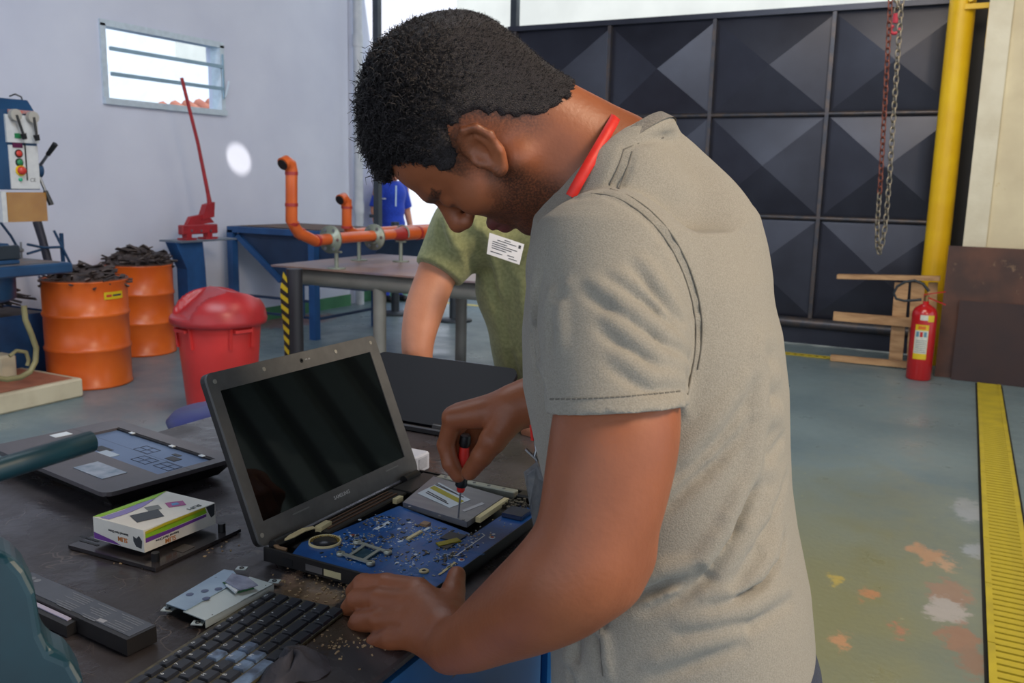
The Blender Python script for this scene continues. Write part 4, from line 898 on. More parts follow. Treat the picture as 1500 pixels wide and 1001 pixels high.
# ------------------------------------------------------------------ second laptop, half closed, seen from behind its hinge
l2 = thing('black_laptop', 'black laptop half closed at the far end of the bench facing the leaning man', 'laptop', (-1.02, 1.6, ZB))
h0 = Vector((-1.205, 1.508, ZB+.016)); tp = at(690, 536, 1, 1.655); LU2 = (Vector((h0.x, 1.655, tp.z))-h0); Ll = LU2.length; LU2.normalize()
LN2 = Vector((1, 0, 0)).cross(LU2)
def lp2(u, v, n=0): return h0+Vector((u, 0, 0))+LU2*v+LN2*n
rr2 = round_rect(0, 0, .367, Ll+.004, .022, 6)
GLB = mat('satin black lid', (13, 13, 20), rough=.45); GLB.node_tree.nodes['Principled BSDF'].inputs['Specular IOR Level'].default_value = .12
MB().prism([lp2(u, v, -.004) for u, v in rr2], LN2*.009).build('lid', GLB, l2)
MB().box((-1.205, 1.50, ZB), (-.838, 1.69, ZB+.014), bev=.003).build('base', LBLK, l2)
MB().box((-1.20, 1.497, ZB+.012), (-.845, 1.501, ZB+.015)).build('hinge_trim', STEEL, l2)
MB().cyl((-1.15, 1.508, ZB+.016), (-1.08, 1.508, ZB+.016), .008, 12).build('hinge', LBLK, l2); MB().cyl((-.96, 1.508, ZB+.016), (-.89, 1.508, ZB+.016), .008, 12).build('hinge', LBLK, l2)
# white adapter
a = bp(609, 690); WP = mat('white plastic box', (206, 210, 222), (196, 200, 212), rough=.45)
ad = thing('power_adapter', 'small white adapter box behind the right hinge of the open laptop', 'adapter', (-.875, 1.30, ZB))
MB().box((-.91, 1.268, ZB), (-.845, 1.315, ZB+.034), bev=.003).build('body', WP, ad)
MB().box((-.8445, 1.278, ZB+.008), (-.844, 1.305, ZB+.028)).build('front_label', mat('light grey label', (180, 184, 196), rough=.5, scale=300), ad)
# ------------------------------------------------------------------ palm rest shell
ps_ = thing('laptop_shell', 'grey laptop palm rest shell without keys at the far left of the bench', 'laptop part', (-1.32, 1.02, ZB))
sR = Matrix.Translation((-1.315, 1.012, 0)) @ Matrix.Rotation(-.15, 4, 'Z')
def sbox(x0, y0, z0, x1, y1, z1, name, mt_, bev=0, par=None): return MB().box((x0, y0, ZB+z0), (x1, y1, ZB+z1), bev=bev, M=sR).build(name, mt_, par or ps_)
SHG = mat('brown grey shell', (84, 80, 84), (76, 72, 76), rough=.34, scale=20); SHB = mat('blue grey recess', (110, 132, 168), (100, 122, 158), rough=.4, metal=.35, scale=6)
m_ = MB(); m_.prism([(-.18, -.115, ZB+.004), (.18, -.115, ZB+.004), (.18, .115, ZB+.004), (-.18, .115, ZB+.004)], (0, 0, .022)); 
m_ = MB(); pr = [(-.175, -.105), (.185, -.105), (.185, .118), (-.175, .118)]
m_.add([(-.165, -.095, ZB+.004), (.165, -.095, ZB+.004), (.165, .10, ZB+.004), (-.165, .10, ZB+.004)]+[(x, y, ZB+.030) for x, y in ((-.188, -.118), (.188, -.118), (.188, .118), (-.188, .118))], [(0, 1, 2, 3), (0, 1, 5, 4), (1, 2, 6, 5), (2, 3, 7, 6), (3, 0, 4, 7), (4, 5, 6, 7)])
m_.xf(sR); m_.build('bottom_case', LBLK, ps_)
o4 = [(x, y) for x, y in round_rect(-.192, -.121, .192, .121, .018, 4)]; i4 = []
for c in ((.170, .092), (-.135, .092), (-.135, -.018), (.170, -.018)): i4 += [c]*5
k = len(o4); vs = [(*p, ZB+.036) for p in o4]+[(*p, ZB+.036) for p in i4]+[(*p, ZB+.029) for p in o4]+[(*p, ZB+.031) for p in i4]; fs = []
for a in range(k):
    b = (a+1) % k; fs += [(a, b, b+k, a+k), (a+2*k, b+2*k, b, a), (a+k, b+k, b+3*k, a+3*k)]
MB().add(vs, fs).xf(sR).build('palm_rest', SHG, ps_)
rec = sbox(-.135, -.018, .030, .170, .092, .0312, 'keyboard_recess', SHB)
sbox(-.100, -.092, .0362, -.015, -.045, .0368, 'touchpad', mat('touchpad', (112, 110, 118), rough=.3), .0)
sbox(.035, -.088, .0362, .125, -.045, .0368, 'silver_sticker', mat('silver sticker', (176, 184, 196), (120, 140, 160), rough=.3, metal=.3, scale=40))
sbox(-.178, -.02, .0362, -.155, .012, .0368, 'white_sticker', SW)
for (x, y, w_, h_) in ((-.06, -.005, .04, .02), (.09, .045, .028, .016), (.08, .065, .02, .008)): sbox(x, y, .0313, x+w_, y+h_, .0319, 'opening', BLACKP, par=rec)
sbox(-.028, -.012, .0313, .015, .006, .0322, 'metal_tab', mat('pale metal tab', (190, 206, 220), rough=.3, metal=.4), par=rec)
for (x, y) in ((0, .04), (.05, .005), (.11, .01)):
    for (u0, v0, u1, v1) in ((0, 0, .045, .001), (0, .026, .045, .027), (0, 0, .001, .027), (.044, 0, .045, .027), (.022, 0, .023, .027), (0, .013, .045, .014)): sbox(x+u0, y+v0, .0313, x+u1, y+v1, .0318, 'embossed_line', mat('dark line', (60, 70, 90), rough=.5), par=rec)
sbox(-.135, .088, .031, .170, .094, .0345, 'rear_wall', LBLK, par=rec)
for x in (-.09, .04, .13): sbox(x, .085, .0345, x+.012, .093, .0358, 'clip', SW, par=rec)
sbox(-.16, -.09, 0, -.13, -.08, .006, 'rubber_foot', LBLK); sbox(.13, -.09, 0, .15, -.08, .006, 'rubber_foot', LBLK); sbox(-.10, .08, 0, -.08, .09, .006, 'rubber_foot', LBLK); sbox(.13, .08, 0, .15, .09, .006, 'rubber_foot', LBLK)
sbox(-.192, .03, .0362, .192, .0305, .0363, 'seam', LBLK)
# ------------------------------------------------------------------ bottom cover plate and drive box
pl_ = thing('cover_plate', 'flat black laptop bottom cover plate lying under the drive box', 'laptop part', (-1.0, .84, ZB))
MB().prism([bp(100, 799, ZB+.006), bp(228, 833, ZB+.006), bp(353, 775, ZB+.006), bp(233, 748, ZB+.006)], (0, 0, -.005)).build('plate', mat('shiny dark cover', (40, 38, 42), (52, 48, 50), rough=.2, scale=10), pl_)
for px, py in ((228, 822), (325, 778)): p = bp(px, py, ZB+.006); MB().cyl(p, p+Vector((0, 0, .012)), .0055, 14).build('post', BLACKP, pl_)
for k in range(3):
    for j in range(2): p = bp(122+k*9, 793+k*2.5-j*6, ZB+.0062); MB().box(p-Vector((.006, .002, 0)), p+Vector((.006, .002, .0004))).build('vent', BLACKP, pl_)
MB().prism([bp(252, 806, ZB+.0062), bp(268, 810, ZB+.0062), bp(286, 801, ZB+.0062), bp(270, 797, ZB+.0062)], (0, 0, .0003)).build('label', mat('brown label', (74, 66, 60), rough=.4), pl_)
z0, z1 = ZB+.014, ZB+.046
c0 = bp(210, 777.5, z1); c1_ = bp(136, 757.5, z1); c3 = bp(315, 737, z1); c2_ = c1_+(c3-c0)
bx = thing('drive_box', 'small white printed carton with green and purple stripes on the cover plate', 'box', ((c0.x+c2_.x)/2, (c0.y+c2_.y)/2, z0))
CW = mat('white carton', (226, 224, 216), (216, 212, 204), rough=.5, scale=20)
MB().prism([Vector((p.x, p.y, z0)) for p in (c0, c1_, c2_, c3)], (0, 0, z1-z0)).build('carton', CW, bx)
ey = (c3-c0); ex_ = (c1_-c0); ez = Vector((0, 0, z0-z1))
nF = ey.cross(Vector((0, 0, 1))).normalized();  nS = -ex_.cross(Vector((0, 0, 1))).normalized()
if nF.dot(CAM-c0) < 0: nF = -nF
if nS.dot(CAM-c0) < 0: nS = -nS
def face(o, ux, uy, n, pts, name, mt_, e=.0004): return MB().prism([o+ux*u+uy*v+n*e for u, v in pts], n*.0002).build(name, mt_, bx)
GRNP = mat('lime print', (140, 190, 40), rough=.5); OLP = mat('olive print', (190, 180, 40), rough=.5); PUR = mat('purple print', (112, 62, 150), rough=.5); DGP = mat('dark grey print', (56, 60, 66), rough=.5); ORP = mat('orange print text', (206, 130, 70), rough=.5); LILAC = mat('lilac print', (140, 130, 190), rough=.5); PKP = mat('pink print', (170, 80, 140), rough=.5)
# right side face (toward the camera's right)
face(c0, ey, ez, nF, [(.02, .08), (.30, .02), (.85, .02), (.84, .12), (.30, .2), (.02, .2)], 'stripe', OLP); face(c0, ey, ez, nF, [(.02, .2), (.3, .13), (.85, .1), (.87, .32), (.30, .38), (.02, .38)], 'stripe', GRNP)
face(c0, ey, ez, nF, [(.02, .38), (.3, .40), (.86, .36), (.86, .48), (.3, .56), (.02, .58)], 'stripe', PUR)
face(c0, ey, ez, nF, [(.86, .04), (.99, .02), (.98, .55), (.93, .62), (.90, .4)], 'arrow', DGP)
text('lettering', 'SLIM', .0066, c0+ey*.42+ez*.76+nF*.0006, -ey.normalized(), Vector((0, 0, -1)), ORP, bx, bold=.01)
text('lettering', 'Internal Hard Drive', .0034, c0+ey*.46+ez*.62+nF*.0006, -ey.normalized(), Vector((0, 0, -1)), GP, bx)
# left side face
text('lettering', 'SLIM', .0066, c0+ex_*.32+ez*.58+nS*.0006, ex_.normalized(), Vector((0, 0, -1)), ORP, bx, bold=.01)
text('lettering', 'Internal Hard Drive', .0034, c0+ex_*.30+ez*.36+nS*.0006, ex_.normalized(), Vector((0, 0, -1)), GP, bx)
face(c0, ex_, ez, nS, [(.03, .5), (.09, .3), (.14, .45), (.2, .38), (.2, .6), (.15, .82), (.05, .85)], 'arrow', DGP)
face(c0, ex_, ez, nS, [(.45, .97), (.6, .84), (.85, .74), (.99, .68), (.99, .97)], 'stripe', PUR)
# top face
UP = Vector((0, 0, 1))
face(c1_, ey, -ex_, UP, [(.0, .0), (1, 0), (.75, .12), (.05, .10)], 'stripe', GRNP); face(c1_, ey, -ex_, UP, [(.02, .12), (.3, .14), (.55, .10), (.75, .13), (.5, .26), (.25, .30), (.03, .28)], 'stripe', LILAC)
face(c0, ey, ex_, UP, [(.12, .30), (.40, .18), (.52, .48), (.22, .60)], 'drive_picture', DGP); face(c0, ey, ex_, UP, [(.42, .52), (.55, .44), (.62, .62), (.48, .70)], 'drive_picture', mat('grey print', (120, 130, 150), rough=.5))
face(c0, ey, ex_, UP, [(.62, .40), (.78, .28), (.86, .46), (.70, .60)], 'picture', PKP); face(c0, ey, ex_, UP, [(.68, .42), (.75, .37), (.78, .46), (.72, .50)], 'picture_detail', mat('sky print', (90, 150, 200), rough=.5), .0007)
text('lettering', 'SLIM', .008, c0+ey*.86+ex_*.14+UP*.0006, -ey.normalized(), -ex_.normalized(), mat('grey print', (120, 130, 150)), bx)
# ------------------------------------------------------------------ battery
zt = ZB+.021
b0, b1, b2 = bp(62, 845.5, zt), bp(229, 917.5, zt), bp(183.5, 938, zt); w_ = b2-b1
L_ = (b0-b1); Ld = L_.normalized(); Wd = Vector((-Ld.y, Ld.x, 0)); Wd = Wd if Wd.dot(w_) > 0 else -Wd; Ww = abs(w_.dot(Wd))*.98; Lx = L_.length*1.12
bt = thing('laptop_battery', 'long black laptop battery with printed grey label at the bench left', 'battery', b1+Ld*Lx/2-Vector((0, 0, .021)))
MB().prism([b1, b1+Ld*Lx, b1+Ld*Lx+Wd*Ww, b1+Wd*Ww], (0, 0, -.019)).build('body', LBLK, bt)
MB().prism([b1+Ld*.004+UP*.0004, b1+Ld*(Lx-.004)+UP*.0004, b1+Ld*(Lx-.004)+Wd*(Ww-.006)+UP*.0004, b1+Ld*.004+Wd*(Ww-.006)+UP*.0004], (0, 0, -.0006)).build('label', mat('slate label', (74, 80, 92), (66, 72, 84), rough=.38, scale=30), bt)
MB().prism([b1+Ld*.092+Wd*(Ww-.002)-UP*.004, b1+Ld*Lx+Wd*(Ww-.002)-UP*.004, b1+Ld*Lx+Wd*(Ww+.012)-UP*.006, b1+Ld*.092+Wd*(Ww+.012)-UP*.006], (0, 0, -.014)).build('side_block', LBLK, bt)
MB().prism([b1+Ld*.10+Wd*(Ww+.001)-UP*.0042, b1+Ld*.19+Wd*(Ww+.001)-UP*.0042, b1+Ld*.19+Wd*(Ww+.006)-UP*.0048, b1+Ld*.10+Wd*(Ww+.006)-UP*.0048], (0, 0, .0012)).build('contact_strip', mat('pale lilac strip', (170, 166, 190), rough=.4), bt)
PRN = mat('faint print', (112, 118, 128), rough=.5)
for k in range(9):
    for j, (s0, s1) in enumerate(((.015, .055), (.065, .10), (.11, .15))):
        if (k*3+j) % 5 == 4: continue
        o_ = b1+Wd*(.004+k*Ww*.092)+UP*.0006; MB().prism([o_+Ld*s0, o_+Ld*(s1-(k % 3)*.006), o_+Ld*(s1-(k % 3)*.006)+Wd*.0012, o_+Ld*s0+Wd*.0012], (0, 0, .0001)).build('print_line', PRN, bt)
for k in range(4): c = b1+Ld*(Lx-.022-.011*(k//2))+Wd*(.010+.011*(k % 2))+UP*.0005; MB().cyl(c, c+UP*.0002, .0042, 14).build('symbol', PRN, bt)
MB().box(b1+Ld*.06+Wd*Ww*.72+UP*.0005-Vector((.006, .003, 0)), b1+Ld*.06+Wd*Ww*.72+UP*.0007+Vector((.006, .003, 0))).build('symbol', mat('light print', (150, 154, 164), rough=.5), bt)
# ------------------------------------------------------------------ drive caddy
zc = ZB+.012; CD = mat('galvanised caddy', (196, 206, 206), (184, 196, 200), rough=.42, metal=.35, scale=14); CD2 = mat('pale blue caddy plate', (168, 192, 214), (150, 174, 200), rough=.3, metal=.45, scale=30, wear=(70, 76, 90), wearlo=.66)
cy = thing('drive_caddy', 'pale metal hard drive caddy with ribbon between the carton and loose keyboard', 'drive caddy', (-.79, .74, ZB))
K = [bp(x, y, zc) for x, y in ((268, 896), (301, 909), (401, 856), (366, 845))]
K2 = [bp(x, y, zc) for x, y in ((243, 886), (272, 896), (352, 851), (342, 838), (328, 836))]
MB().prism(K, (0, 0, -.0012)).build('tray', CD, cy); MB().prism([p+UP*.0016 for p in K2], (0, 0, -.0012)).build('raised_plate', CD2, cy)
MB().prism([K[1], K[2], K[2]-UP*.010, K[1]-UP*.010], (K[0]-K[1]).normalized()*.001).build('side_flange', CD, cy)
MB().prism([K2[0], K2[-1], K2[-1]-UP*.011, K2[0]-UP*.011], Vector((.001, 0, 0))).build('side_flange', CD, cy)
for px, py in ((246, 893), (290, 913), (402, 852), (354, 833)):
    p = bp(px, py, ZB+.006); t_ = MB().box(p-Vector((.007, .005, .0006)), p+Vector((.007, .005, .0006)), rz=.4).build('mounting_tab', CD, cy); MB().lathe([(.0018, 0), (.0032, 0), (.0032, .0008), (.0018, .0008)], p+UP*.0006, 10).build('tab_hole', DCH, t_)
for px, py in ((311, 905), (389, 862)): p = bp(px, py, ZB+.008); MB().cyl(p, p+Vector((.0016, -.001, 0)), .0042, 12).build('rivet', DCH, cy)
MB().prism([bp(x, y, zc+.003) for x, y in ((326, 853), (349, 867), (372, 861), (352, 848))], (0, 0, -.002)).build('green_board', mat('green board', (30, 90, 50), rough=.4), cy)
RBN = mat('grey blue ribbon', (110, 118, 144), (170, 176, 200), rough=.25, metal=.3, scale=40)
MB().prism([bp(x, y, zc+.007) for x, y in ((330, 852), (352, 864), (378, 857), (362, 845), (340, 840))], (0, 0, -.0015)).build('ribbon', RBN, cy)
MB().prism([bp(x, y, zc+.005) for x, y in ((330, 856), (345, 868), (350, 863), (338, 854))], (0, 0, -.002)).build('connector', SW, cy)
for k, (px, py) in enumerate(((300, 866), (278, 871), (302, 877), (320, 863))): p = bp(px, py, zc+.0018); MB().lathe([(0, .0001), (.004, .0001), (.0048, 0)], p, 12).build('dimple', mat('dark dimple', (96, 108, 140), rough=.3, metal=.5), cy)
for k in range(8):
    a = K[0].lerp(K[3], .06+k*.11)
# ------------------------------------------------------------------ loose keyboard
kz = ZB+.004
T0, T1 = bp(391, 866, kz), bp(505, 893, kz)
wd_ = (T1-T0); KW = .118; kx = wd_.normalized(); ky = Vector((kx.y, -kx.x, 0)); ky = ky if ky.y < 0 else -ky
KL = .345
kb = thing('loose_keyboard', 'loose black laptop keyboard lying at the front of the bench', 'keyboard', T0+kx*KW/2+ky*KL/2-Vector((0, 0, .004)))
MB().prism([T0, T0+kx*KW, T0+kx*KW+ky*KL, T0+ky*KL], (0, 0, -.003)).build('backplate', mat('olive backplate', (96, 90, 70), (60, 56, 48), rough=.5, metal=.3, scale=60), kb)
KEY = mat('black key', (34, 38, 48), (46, 50, 60), rough=.33, scale=12); KEYL = mat('worn pale key', (112, 136, 170), (70, 82, 104), rough=.3, scale=70); KP = mat('key print', (196, 204, 212), rough=.5)
rows = [(.010, [1]*16, .9), (.026, [1]*13+[1.8, 1.1], 1), (.046, [1.5]+[1]*12+[1.4, 1.1], 1), (.066, [1.8]+[1]*11+[2, 1.2], 1), (.086, [2.3]+[1]*10+[1.7, 1, 1.1], 1), (.105, [1.2, 1, 1, 1.1, 5.4, 1.1, 1, 1.1, 1, 1, 1.1], 1)]
letters = ['F12 F11 F10 F9 F8 F7'.split(), list('=-0987654321'), list('][POIUYTREWQ'), list("';LKJHGFDSA"), list('/.,MNBVCXZ'), list('      ')]
rk_ = random.Random(3); kw = .0178
for ri, (xo, ws, hs) in enumerate(rows):
    # built from the right-hand end of the keyboard (enter keys) which lies farthest from the camera
    tot = sum(ws); y = .004; sc = (KL-.01)/tot
    dx = .0135 if ri == 0 else .0172
    for ki, w in enumerate(reversed(ws)):
        l = w*sc; x0 = xo-.004; mt_ = KEYL if (ri, ki) in ((3, 5), (3, 4), (2, 6), (4, 5), (5, 6), (4, 6)) else KEY
        P = lambda u, v, z: T0+kx*(x0+u)+ky*(y+v)+Vector((0, 0, z))
        g = .0012; i = .0022; m_ = MB()
        m_.add([P(g, g, .0002), P(dx-g, g, .0002), P(dx-g, l-g, .0002), P(g, l-g, .0002), P(g+i*.6, g+i*.5, .0036), P(dx-g-i*.6, g+i*.5, .0036), P(dx-g-i*.6, l-g-i*.5, .0036), P(g+i*.6, l-g-i*.5, .0036)], [(0, 1, 2, 3), (0, 1, 5, 4), (1, 2, 6, 5), (2, 3, 7, 6), (3, 0, 4, 7), (4, 5, 6, 7)])
        ko = m_.build('key', mt_, kb)
        if w < 2.5 and ki < 9:
            s_ = letters[ri][ki-2] if 2 <= ki < len(letters[ri])+2 and ri else ('F%d' % max(1, 12-ki) if ri == 0 else '+')
            if s_.strip(): text('key_print', s_, .0045 if len(s_) == 1 else .0032, P(.0065, l-g-.004, .0037), -ky, -kx, KP, ko, ext=.0001)
        y += l
# crumpled dark cloth by the keyboard
p = bp(430, 985); m_ = MB(); NR, NT = 12, 30
vs = []; rnd = random.Random(2)
for i in range(NR+1):
    for j in range(NT):
        t = 2*PI*j/NT; r_ = (i/NR)*(.030+.006*math.sin(3*t)+.004*math.sin(5*t+1)); h = .022*(1-(i/NR)**2)*(1+.25*math.sin(4*t+i*.5))+.003*math.sin(9*t)*(i/NR)
        vs.append((p.x+r_*1.0*math.cos(t), p.y+r_*1.5*math.sin(t), max(ZB+.0005, ZB+h)))
m_.add(vs, [(i*NT+j, i*NT+(j+1) % NT, (i+1)*NT+(j+1) % NT, (i+1)*NT+j) for i in range(NR) for j in range(NT)], True)
m_.build('crumpled_cloth', mat('dark grey cloth', (50, 50, 58), (64, 62, 70), rough=.8, scale=40, bump=.2), label='crumpled dark grey cloth on the bench beside the loose keyboard', cat='cloth')
# sawdust and grit on the bench
m_ = MB(); rnd = random.Random(31)
for i in range(240):
    c = rnd.choice(((450, 858), (480, 940), (440, 850), (300, 800), (490, 870), (520, 950), (200, 820), (150, 690)))
    p = bp(rnd.gauss(c[0], 22), rnd.gauss(c[1], 10)); s = rnd.uniform(.0006, .0022)
    if -1.44 < p.x < BXR: m_.box((p.x-s, p.y-s*.5, ZB), (p.x+s, p.y+s*.5, ZB+.0006+s*.3), rz=rnd.random()*3)
m_.build('sawdust', mat('pale sawdust', (180, 156, 120), (150, 120, 90), rough=.9, scale=200), label='fine pale sawdust and grit scattered over the dark bench top', cat='sawdust', kind='stuff')
# bench vise in the foreground
VT = mat('teal vise paint', (12, 56, 68), (10, 44, 56), rough=.38, scale=12, wear=(110, 84, 60), wearlo=.68)
vz = thing('bench_vise', 'teal bench vise with a long handle bar close up at the left edge', 'vise', (-.72, .40, ZB))
dvv = .72
sil = [(-120, 822), (-20, 806), (15, 815), (36, 838), (52, 870), (62, 930), (74, 955), (104, 968), (122, 1000), (128, 1040), (128, 1165), (-120, 1165)]
P_ = [V(x, y, dvv) for x, y in sil]; P_ = [Vector((p.x, p.y, max(p.z, ZB+.001))) for p in P_]
bk = V(-20, 950, 1)-CAM; bk.z = 0; back = bk.normalized()*.05
m_ = MB(); m_.prism(P_, back); 
vb_ = m_.build('vise_body', VT, vz)
md = vb_.modifiers.new('bevel', 'BEVEL'); md.width = .008; md.segments = 3
bh0, bh1 = V(-110, 722, .66), V(136, 646, .78)
hd = MB().tube([bh0, bh0.lerp(bh1, .5), bh1.lerp(bh0, .012), bh1], [.0095, .0095, .0095, .0065], 16).build('handle_bar', VT, vz)
MB().cyl(V(-100, 715, .66), V(-100, 830, .72), .022, 16).build('screw_head', VT, vz)
# ------------------------------------------------------------------ sculpting: distance fields turned into one smooth surface
class Vox:
    def __init__(s, lo, hi, h):
        s.h = h; s.lo = np.array(lo, np.float32); s.n = (np.ceil((np.array(hi)-np.array(lo))/h)).astype(int)+1
        s.F = np.full(s.n, .05, np.float32); s.ax = [s.lo[i]+h*np.arange(s.n[i], dtype=np.float32) for i in range(3)]
    def _reg(s, lo, hi):
        a = np.clip(np.floor((np.array(lo)-s.lo)/s.h).astype(int), 0, s.n); b = np.clip(np.ceil((np.array(hi)-s.lo)/s.h).astype(int)+1, 0, s.n)
        if np.any(b <= a): return None, None
        sl = tuple(slice(a[i], b[i]) for i in range(3))
        return sl, [s.ax[0][sl[0]][:, None, None], s.ax[1][sl[1]][None, :, None], s.ax[2][sl[2]][None, None, :]]
    def _put(s, sl, d, k, op):
        F = s.F[sl]; d = d.astype(np.float32)
        if op == 'add':
            if k: hh = np.clip(.5+.5*(F-d)/k, 0, 1); s.F[sl] = F*(1-hh)+d*hh-k*hh*(1-hh)
            else: s.F[sl] = np.minimum(F, d)
        else:
            d = -d
            if k: hh = np.clip(.5-.5*(F-d)/k, 0, 1); s.F[sl] = F*(1-hh)+d*hh+k*hh*(1-hh)
            else: s.F[sl] = np.maximum(F, d)
    def cap(s, a, b, ra, rb=None, k=.01, op='add', cut=False, plane=None):
        a = np.array(a, np.float32); b = np.array(b, np.float32); rb = ra if rb is None else rb; m = max(ra, rb)+k+.012
        sl, X = s._reg(np.minimum(a, b)-m, np.maximum(a, b)+m)
        if sl is None: return s
        ba = b-a; L2 = max(float(ba@ba), 1e-9); p = [X[i]-a[i] for i in range(3)]
        t0 = (p[0]*ba[0]+p[1]*ba[1]+p[2]*ba[2])/L2; t = np.clip(t0, 0, 1)
        d = np.sqrt(sum((p[i]-t*ba[i])**2 for i in range(3)))-(ra+(rb-ra)*t)
        if cut: d = np.maximum(d, (t0-1)*math.sqrt(L2))
        if plane: d = np.maximum(d, sum((X[i]-plane[0][i])*plane[1][i] for i in range(3)))
        s._put(sl, d, k, op); return s
    def chain(s, pts, k=.01, op='add'):
        A = np.array([list(p[0]) for p in pts], np.float32); R_ = [p[1] for p in pts]; m = max(R_)+k+.012
        sl, X = s._reg(A.min(0)-m, A.max(0)+m)
        if sl is None: return s
        D = None
        for i in range(len(pts)-1):
            a, ba = A[i], A[i+1]-A[i]; L2 = max(float(ba@ba), 1e-9); p = [X[j]-a[j] for j in range(3)]
            t = np.clip((p[0]*ba[0]+p[1]*ba[1]+p[2]*ba[2])/L2, 0, 1); d = np.sqrt(sum((p[j]-t*ba[j])**2 for j in range(3)))-(R_[i]+(R_[i+1]-R_[i])*t)
            if D is None: D = d
            else: kk = .004; hh = np.clip(.5+.5*(D-d)/kk, 0, 1); D = D*(1-hh)+d*hh-kk*hh*(1-hh)
        s._put(sl, D, k, op); return s
    def limb(s, pts, k=.01, n=5):
        return s.chain(spline(pts, n), k)
    def ell(s, c, r, R=None, k=.01, op='add'):
        c = np.array(c, np.float32); r = np.array(r, np.float32); m = float(max(r))+k+.012
        sl, X = s._reg(c-m, c+m)
        if sl is None: return s
        p = [X[i]-c[i] for i in range(3)]
        if R is not None: R = np.array(R, np.float32); p = [p[0]*R[0, j]+p[1]*R[1, j]+p[2]*R[2, j] for j in range(3)]
        k0 = np.sqrt(sum((p[i]/r[i])**2 for i in range(3)))+1e-6; k1 = np.sqrt(sum((p[i]/(r[i]**2))**2 for i in range(3)))+1e-6
        s._put(sl, k0*(k0-1)/k1, k, op); return s
    def fn(s, f, lo, hi, k=.01, op='add'):
        sl, X = s._reg(lo, hi)
        if sl is not None: s._put(sl, f(*X)+0*X[0]*X[1]*X[2], k, op)
        return s
    def mesh(s):
        F = s.F; S_ = F < 0; n = s.n
        c = np.zeros(n-1, np.int8)
        for i in (0, 1):
            for j in (0, 1):
                for k in (0, 1): c += S_[i:n[0]-1+i, j:n[1]-1+j, k:n[2]-1+k]
        I = np.argwhere((c > 0) & (c < 8)); idx = -np.ones(n-1, np.int32); idx[I[:, 0], I[:, 1], I[:, 2]] = np.arange(len(I))
        P = np.zeros((len(I), 3), np.float32); W_ = np.zeros(len(I), np.float32); co = [(i, j, k) for i in (0, 1) for j in (0, 1) for k in (0, 1)]
        fv = {o: F[I[:, 0]+o[0], I[:, 1]+o[1], I[:, 2]+o[2]] for o in co}
        for o in co:
            for a in range(3):
                if o[a] == 0:
                    q = list(o); q[a] = 1; q = tuple(q); f0, f1 = fv[o], fv[q]; m = (f0 < 0) != (f1 < 0)
                    t = np.where(m, f0/np.where(m, f0-f1, 1), 0); pt = np.zeros((len(I), 3), np.float32); pt[:] = o; pt[:, a] = t
                    P[m] += pt[m]; W_[m] += 1
        P = (P/W_[:, None]+I)*s.h+s.lo
        Q = []
        for a in range(3):
            u, v = (a+1) % 3, (a+2) % 3; s0 = [slice(None)]*3; s1 = [slice(None)]*3; s0[a] = slice(0, n[a]-1); s1[a] = slice(1, n[a])
            m = S_[tuple(s0)] != S_[tuple(s1)]; E = np.argwhere(m); E = E[(E[:, u] > 0) & (E[:, v] > 0) & (E[:, u] < n[u]-1) & (E[:, v] < n[v]-1)]
            ins = S_[E[:, 0], E[:, 1], E[:, 2]]
            def g(du, dv): t = E.copy(); t[:, u] -= du; t[:, v] -= dv; return idx[t[:, 0], t[:, 1], t[:, 2]]
            q = np.stack([g(0, 0), g(1, 0), g(1, 1), g(0, 1)], 1); q[~ins] = q[~ins][:, ::-1]; Q.append(q)
        return P, np.concatenate(Q)
def np_mesh(name, P, Q, material, parent=None, attrs=None, smooth=True, relax=1, **kw):
    for _ in range(relax):      # light smoothing
        A = np.zeros_like(P); N_ = np.zeros(len(P), np.float32)
        for a, b in ((0, 1), (1, 2), (2, 3), (3, 0)):
            np.add.at(A, Q[:, a], P[Q[:, b]]); np.add.at(A, Q[:, b], P[Q[:, a]]); np.add.at(N_, Q[:, a], 1); np.add.at(N_, Q[:, b], 1)
        P = P*.5+.5*A/np.maximum(N_, 1)[:, None]
    me = bpy.data.meshes.new(name); me.vertices.add(len(P)); me.vertices.foreach_set('co', P.astype(np.float32).ravel())
    me.loops.add(Q.size); me.loops.foreach_set('vertex_index', Q.astype(np.int32).ravel())
    me.polygons.add(len(Q)); me.polygons.foreach_set('loop_start', np.arange(0, Q.size, 4, dtype=np.int32)); me.polygons.foreach_set('loop_total', np.full(len(Q), 4, np.int32))
    me.polygons.foreach_set('use_smooth', np.ones(len(Q), bool)); me.update(calc_edges=True); me.validate()
    me.materials.append(material)
    for nme, f in (attrs or {}).items():
        at_ = me.attributes.new(nme, 'FLOAT', 'POINT'); at_.data.foreach_set('value', f(P).astype(np.float32))
    return link(name, me, parent, **kw)
def spline(pts, n=5):
    A = [np.array(list(p[0])+[p[1]], float) for p in pts]; out = []
    for i in range(len(A)-1):
        p0, p1, p2, p3 = A[max(i-1, 0)], A[i], A[i+1], A[min(i+2, len(A)-1)]
        for t in np.linspace(0, 1, n, endpoint=False): out.append(.5*((2*p1)+(-p0+p2)*t+(2*p0-5*p1+4*p2-p3)*t*t+(-p0+3*p1-3*p2+p3)*t**3))
    out.append(A[-1]); return [(Vector(a[:3]), float(a[3])) for a in out]
def npv(v): return np.array(v, np.float32)
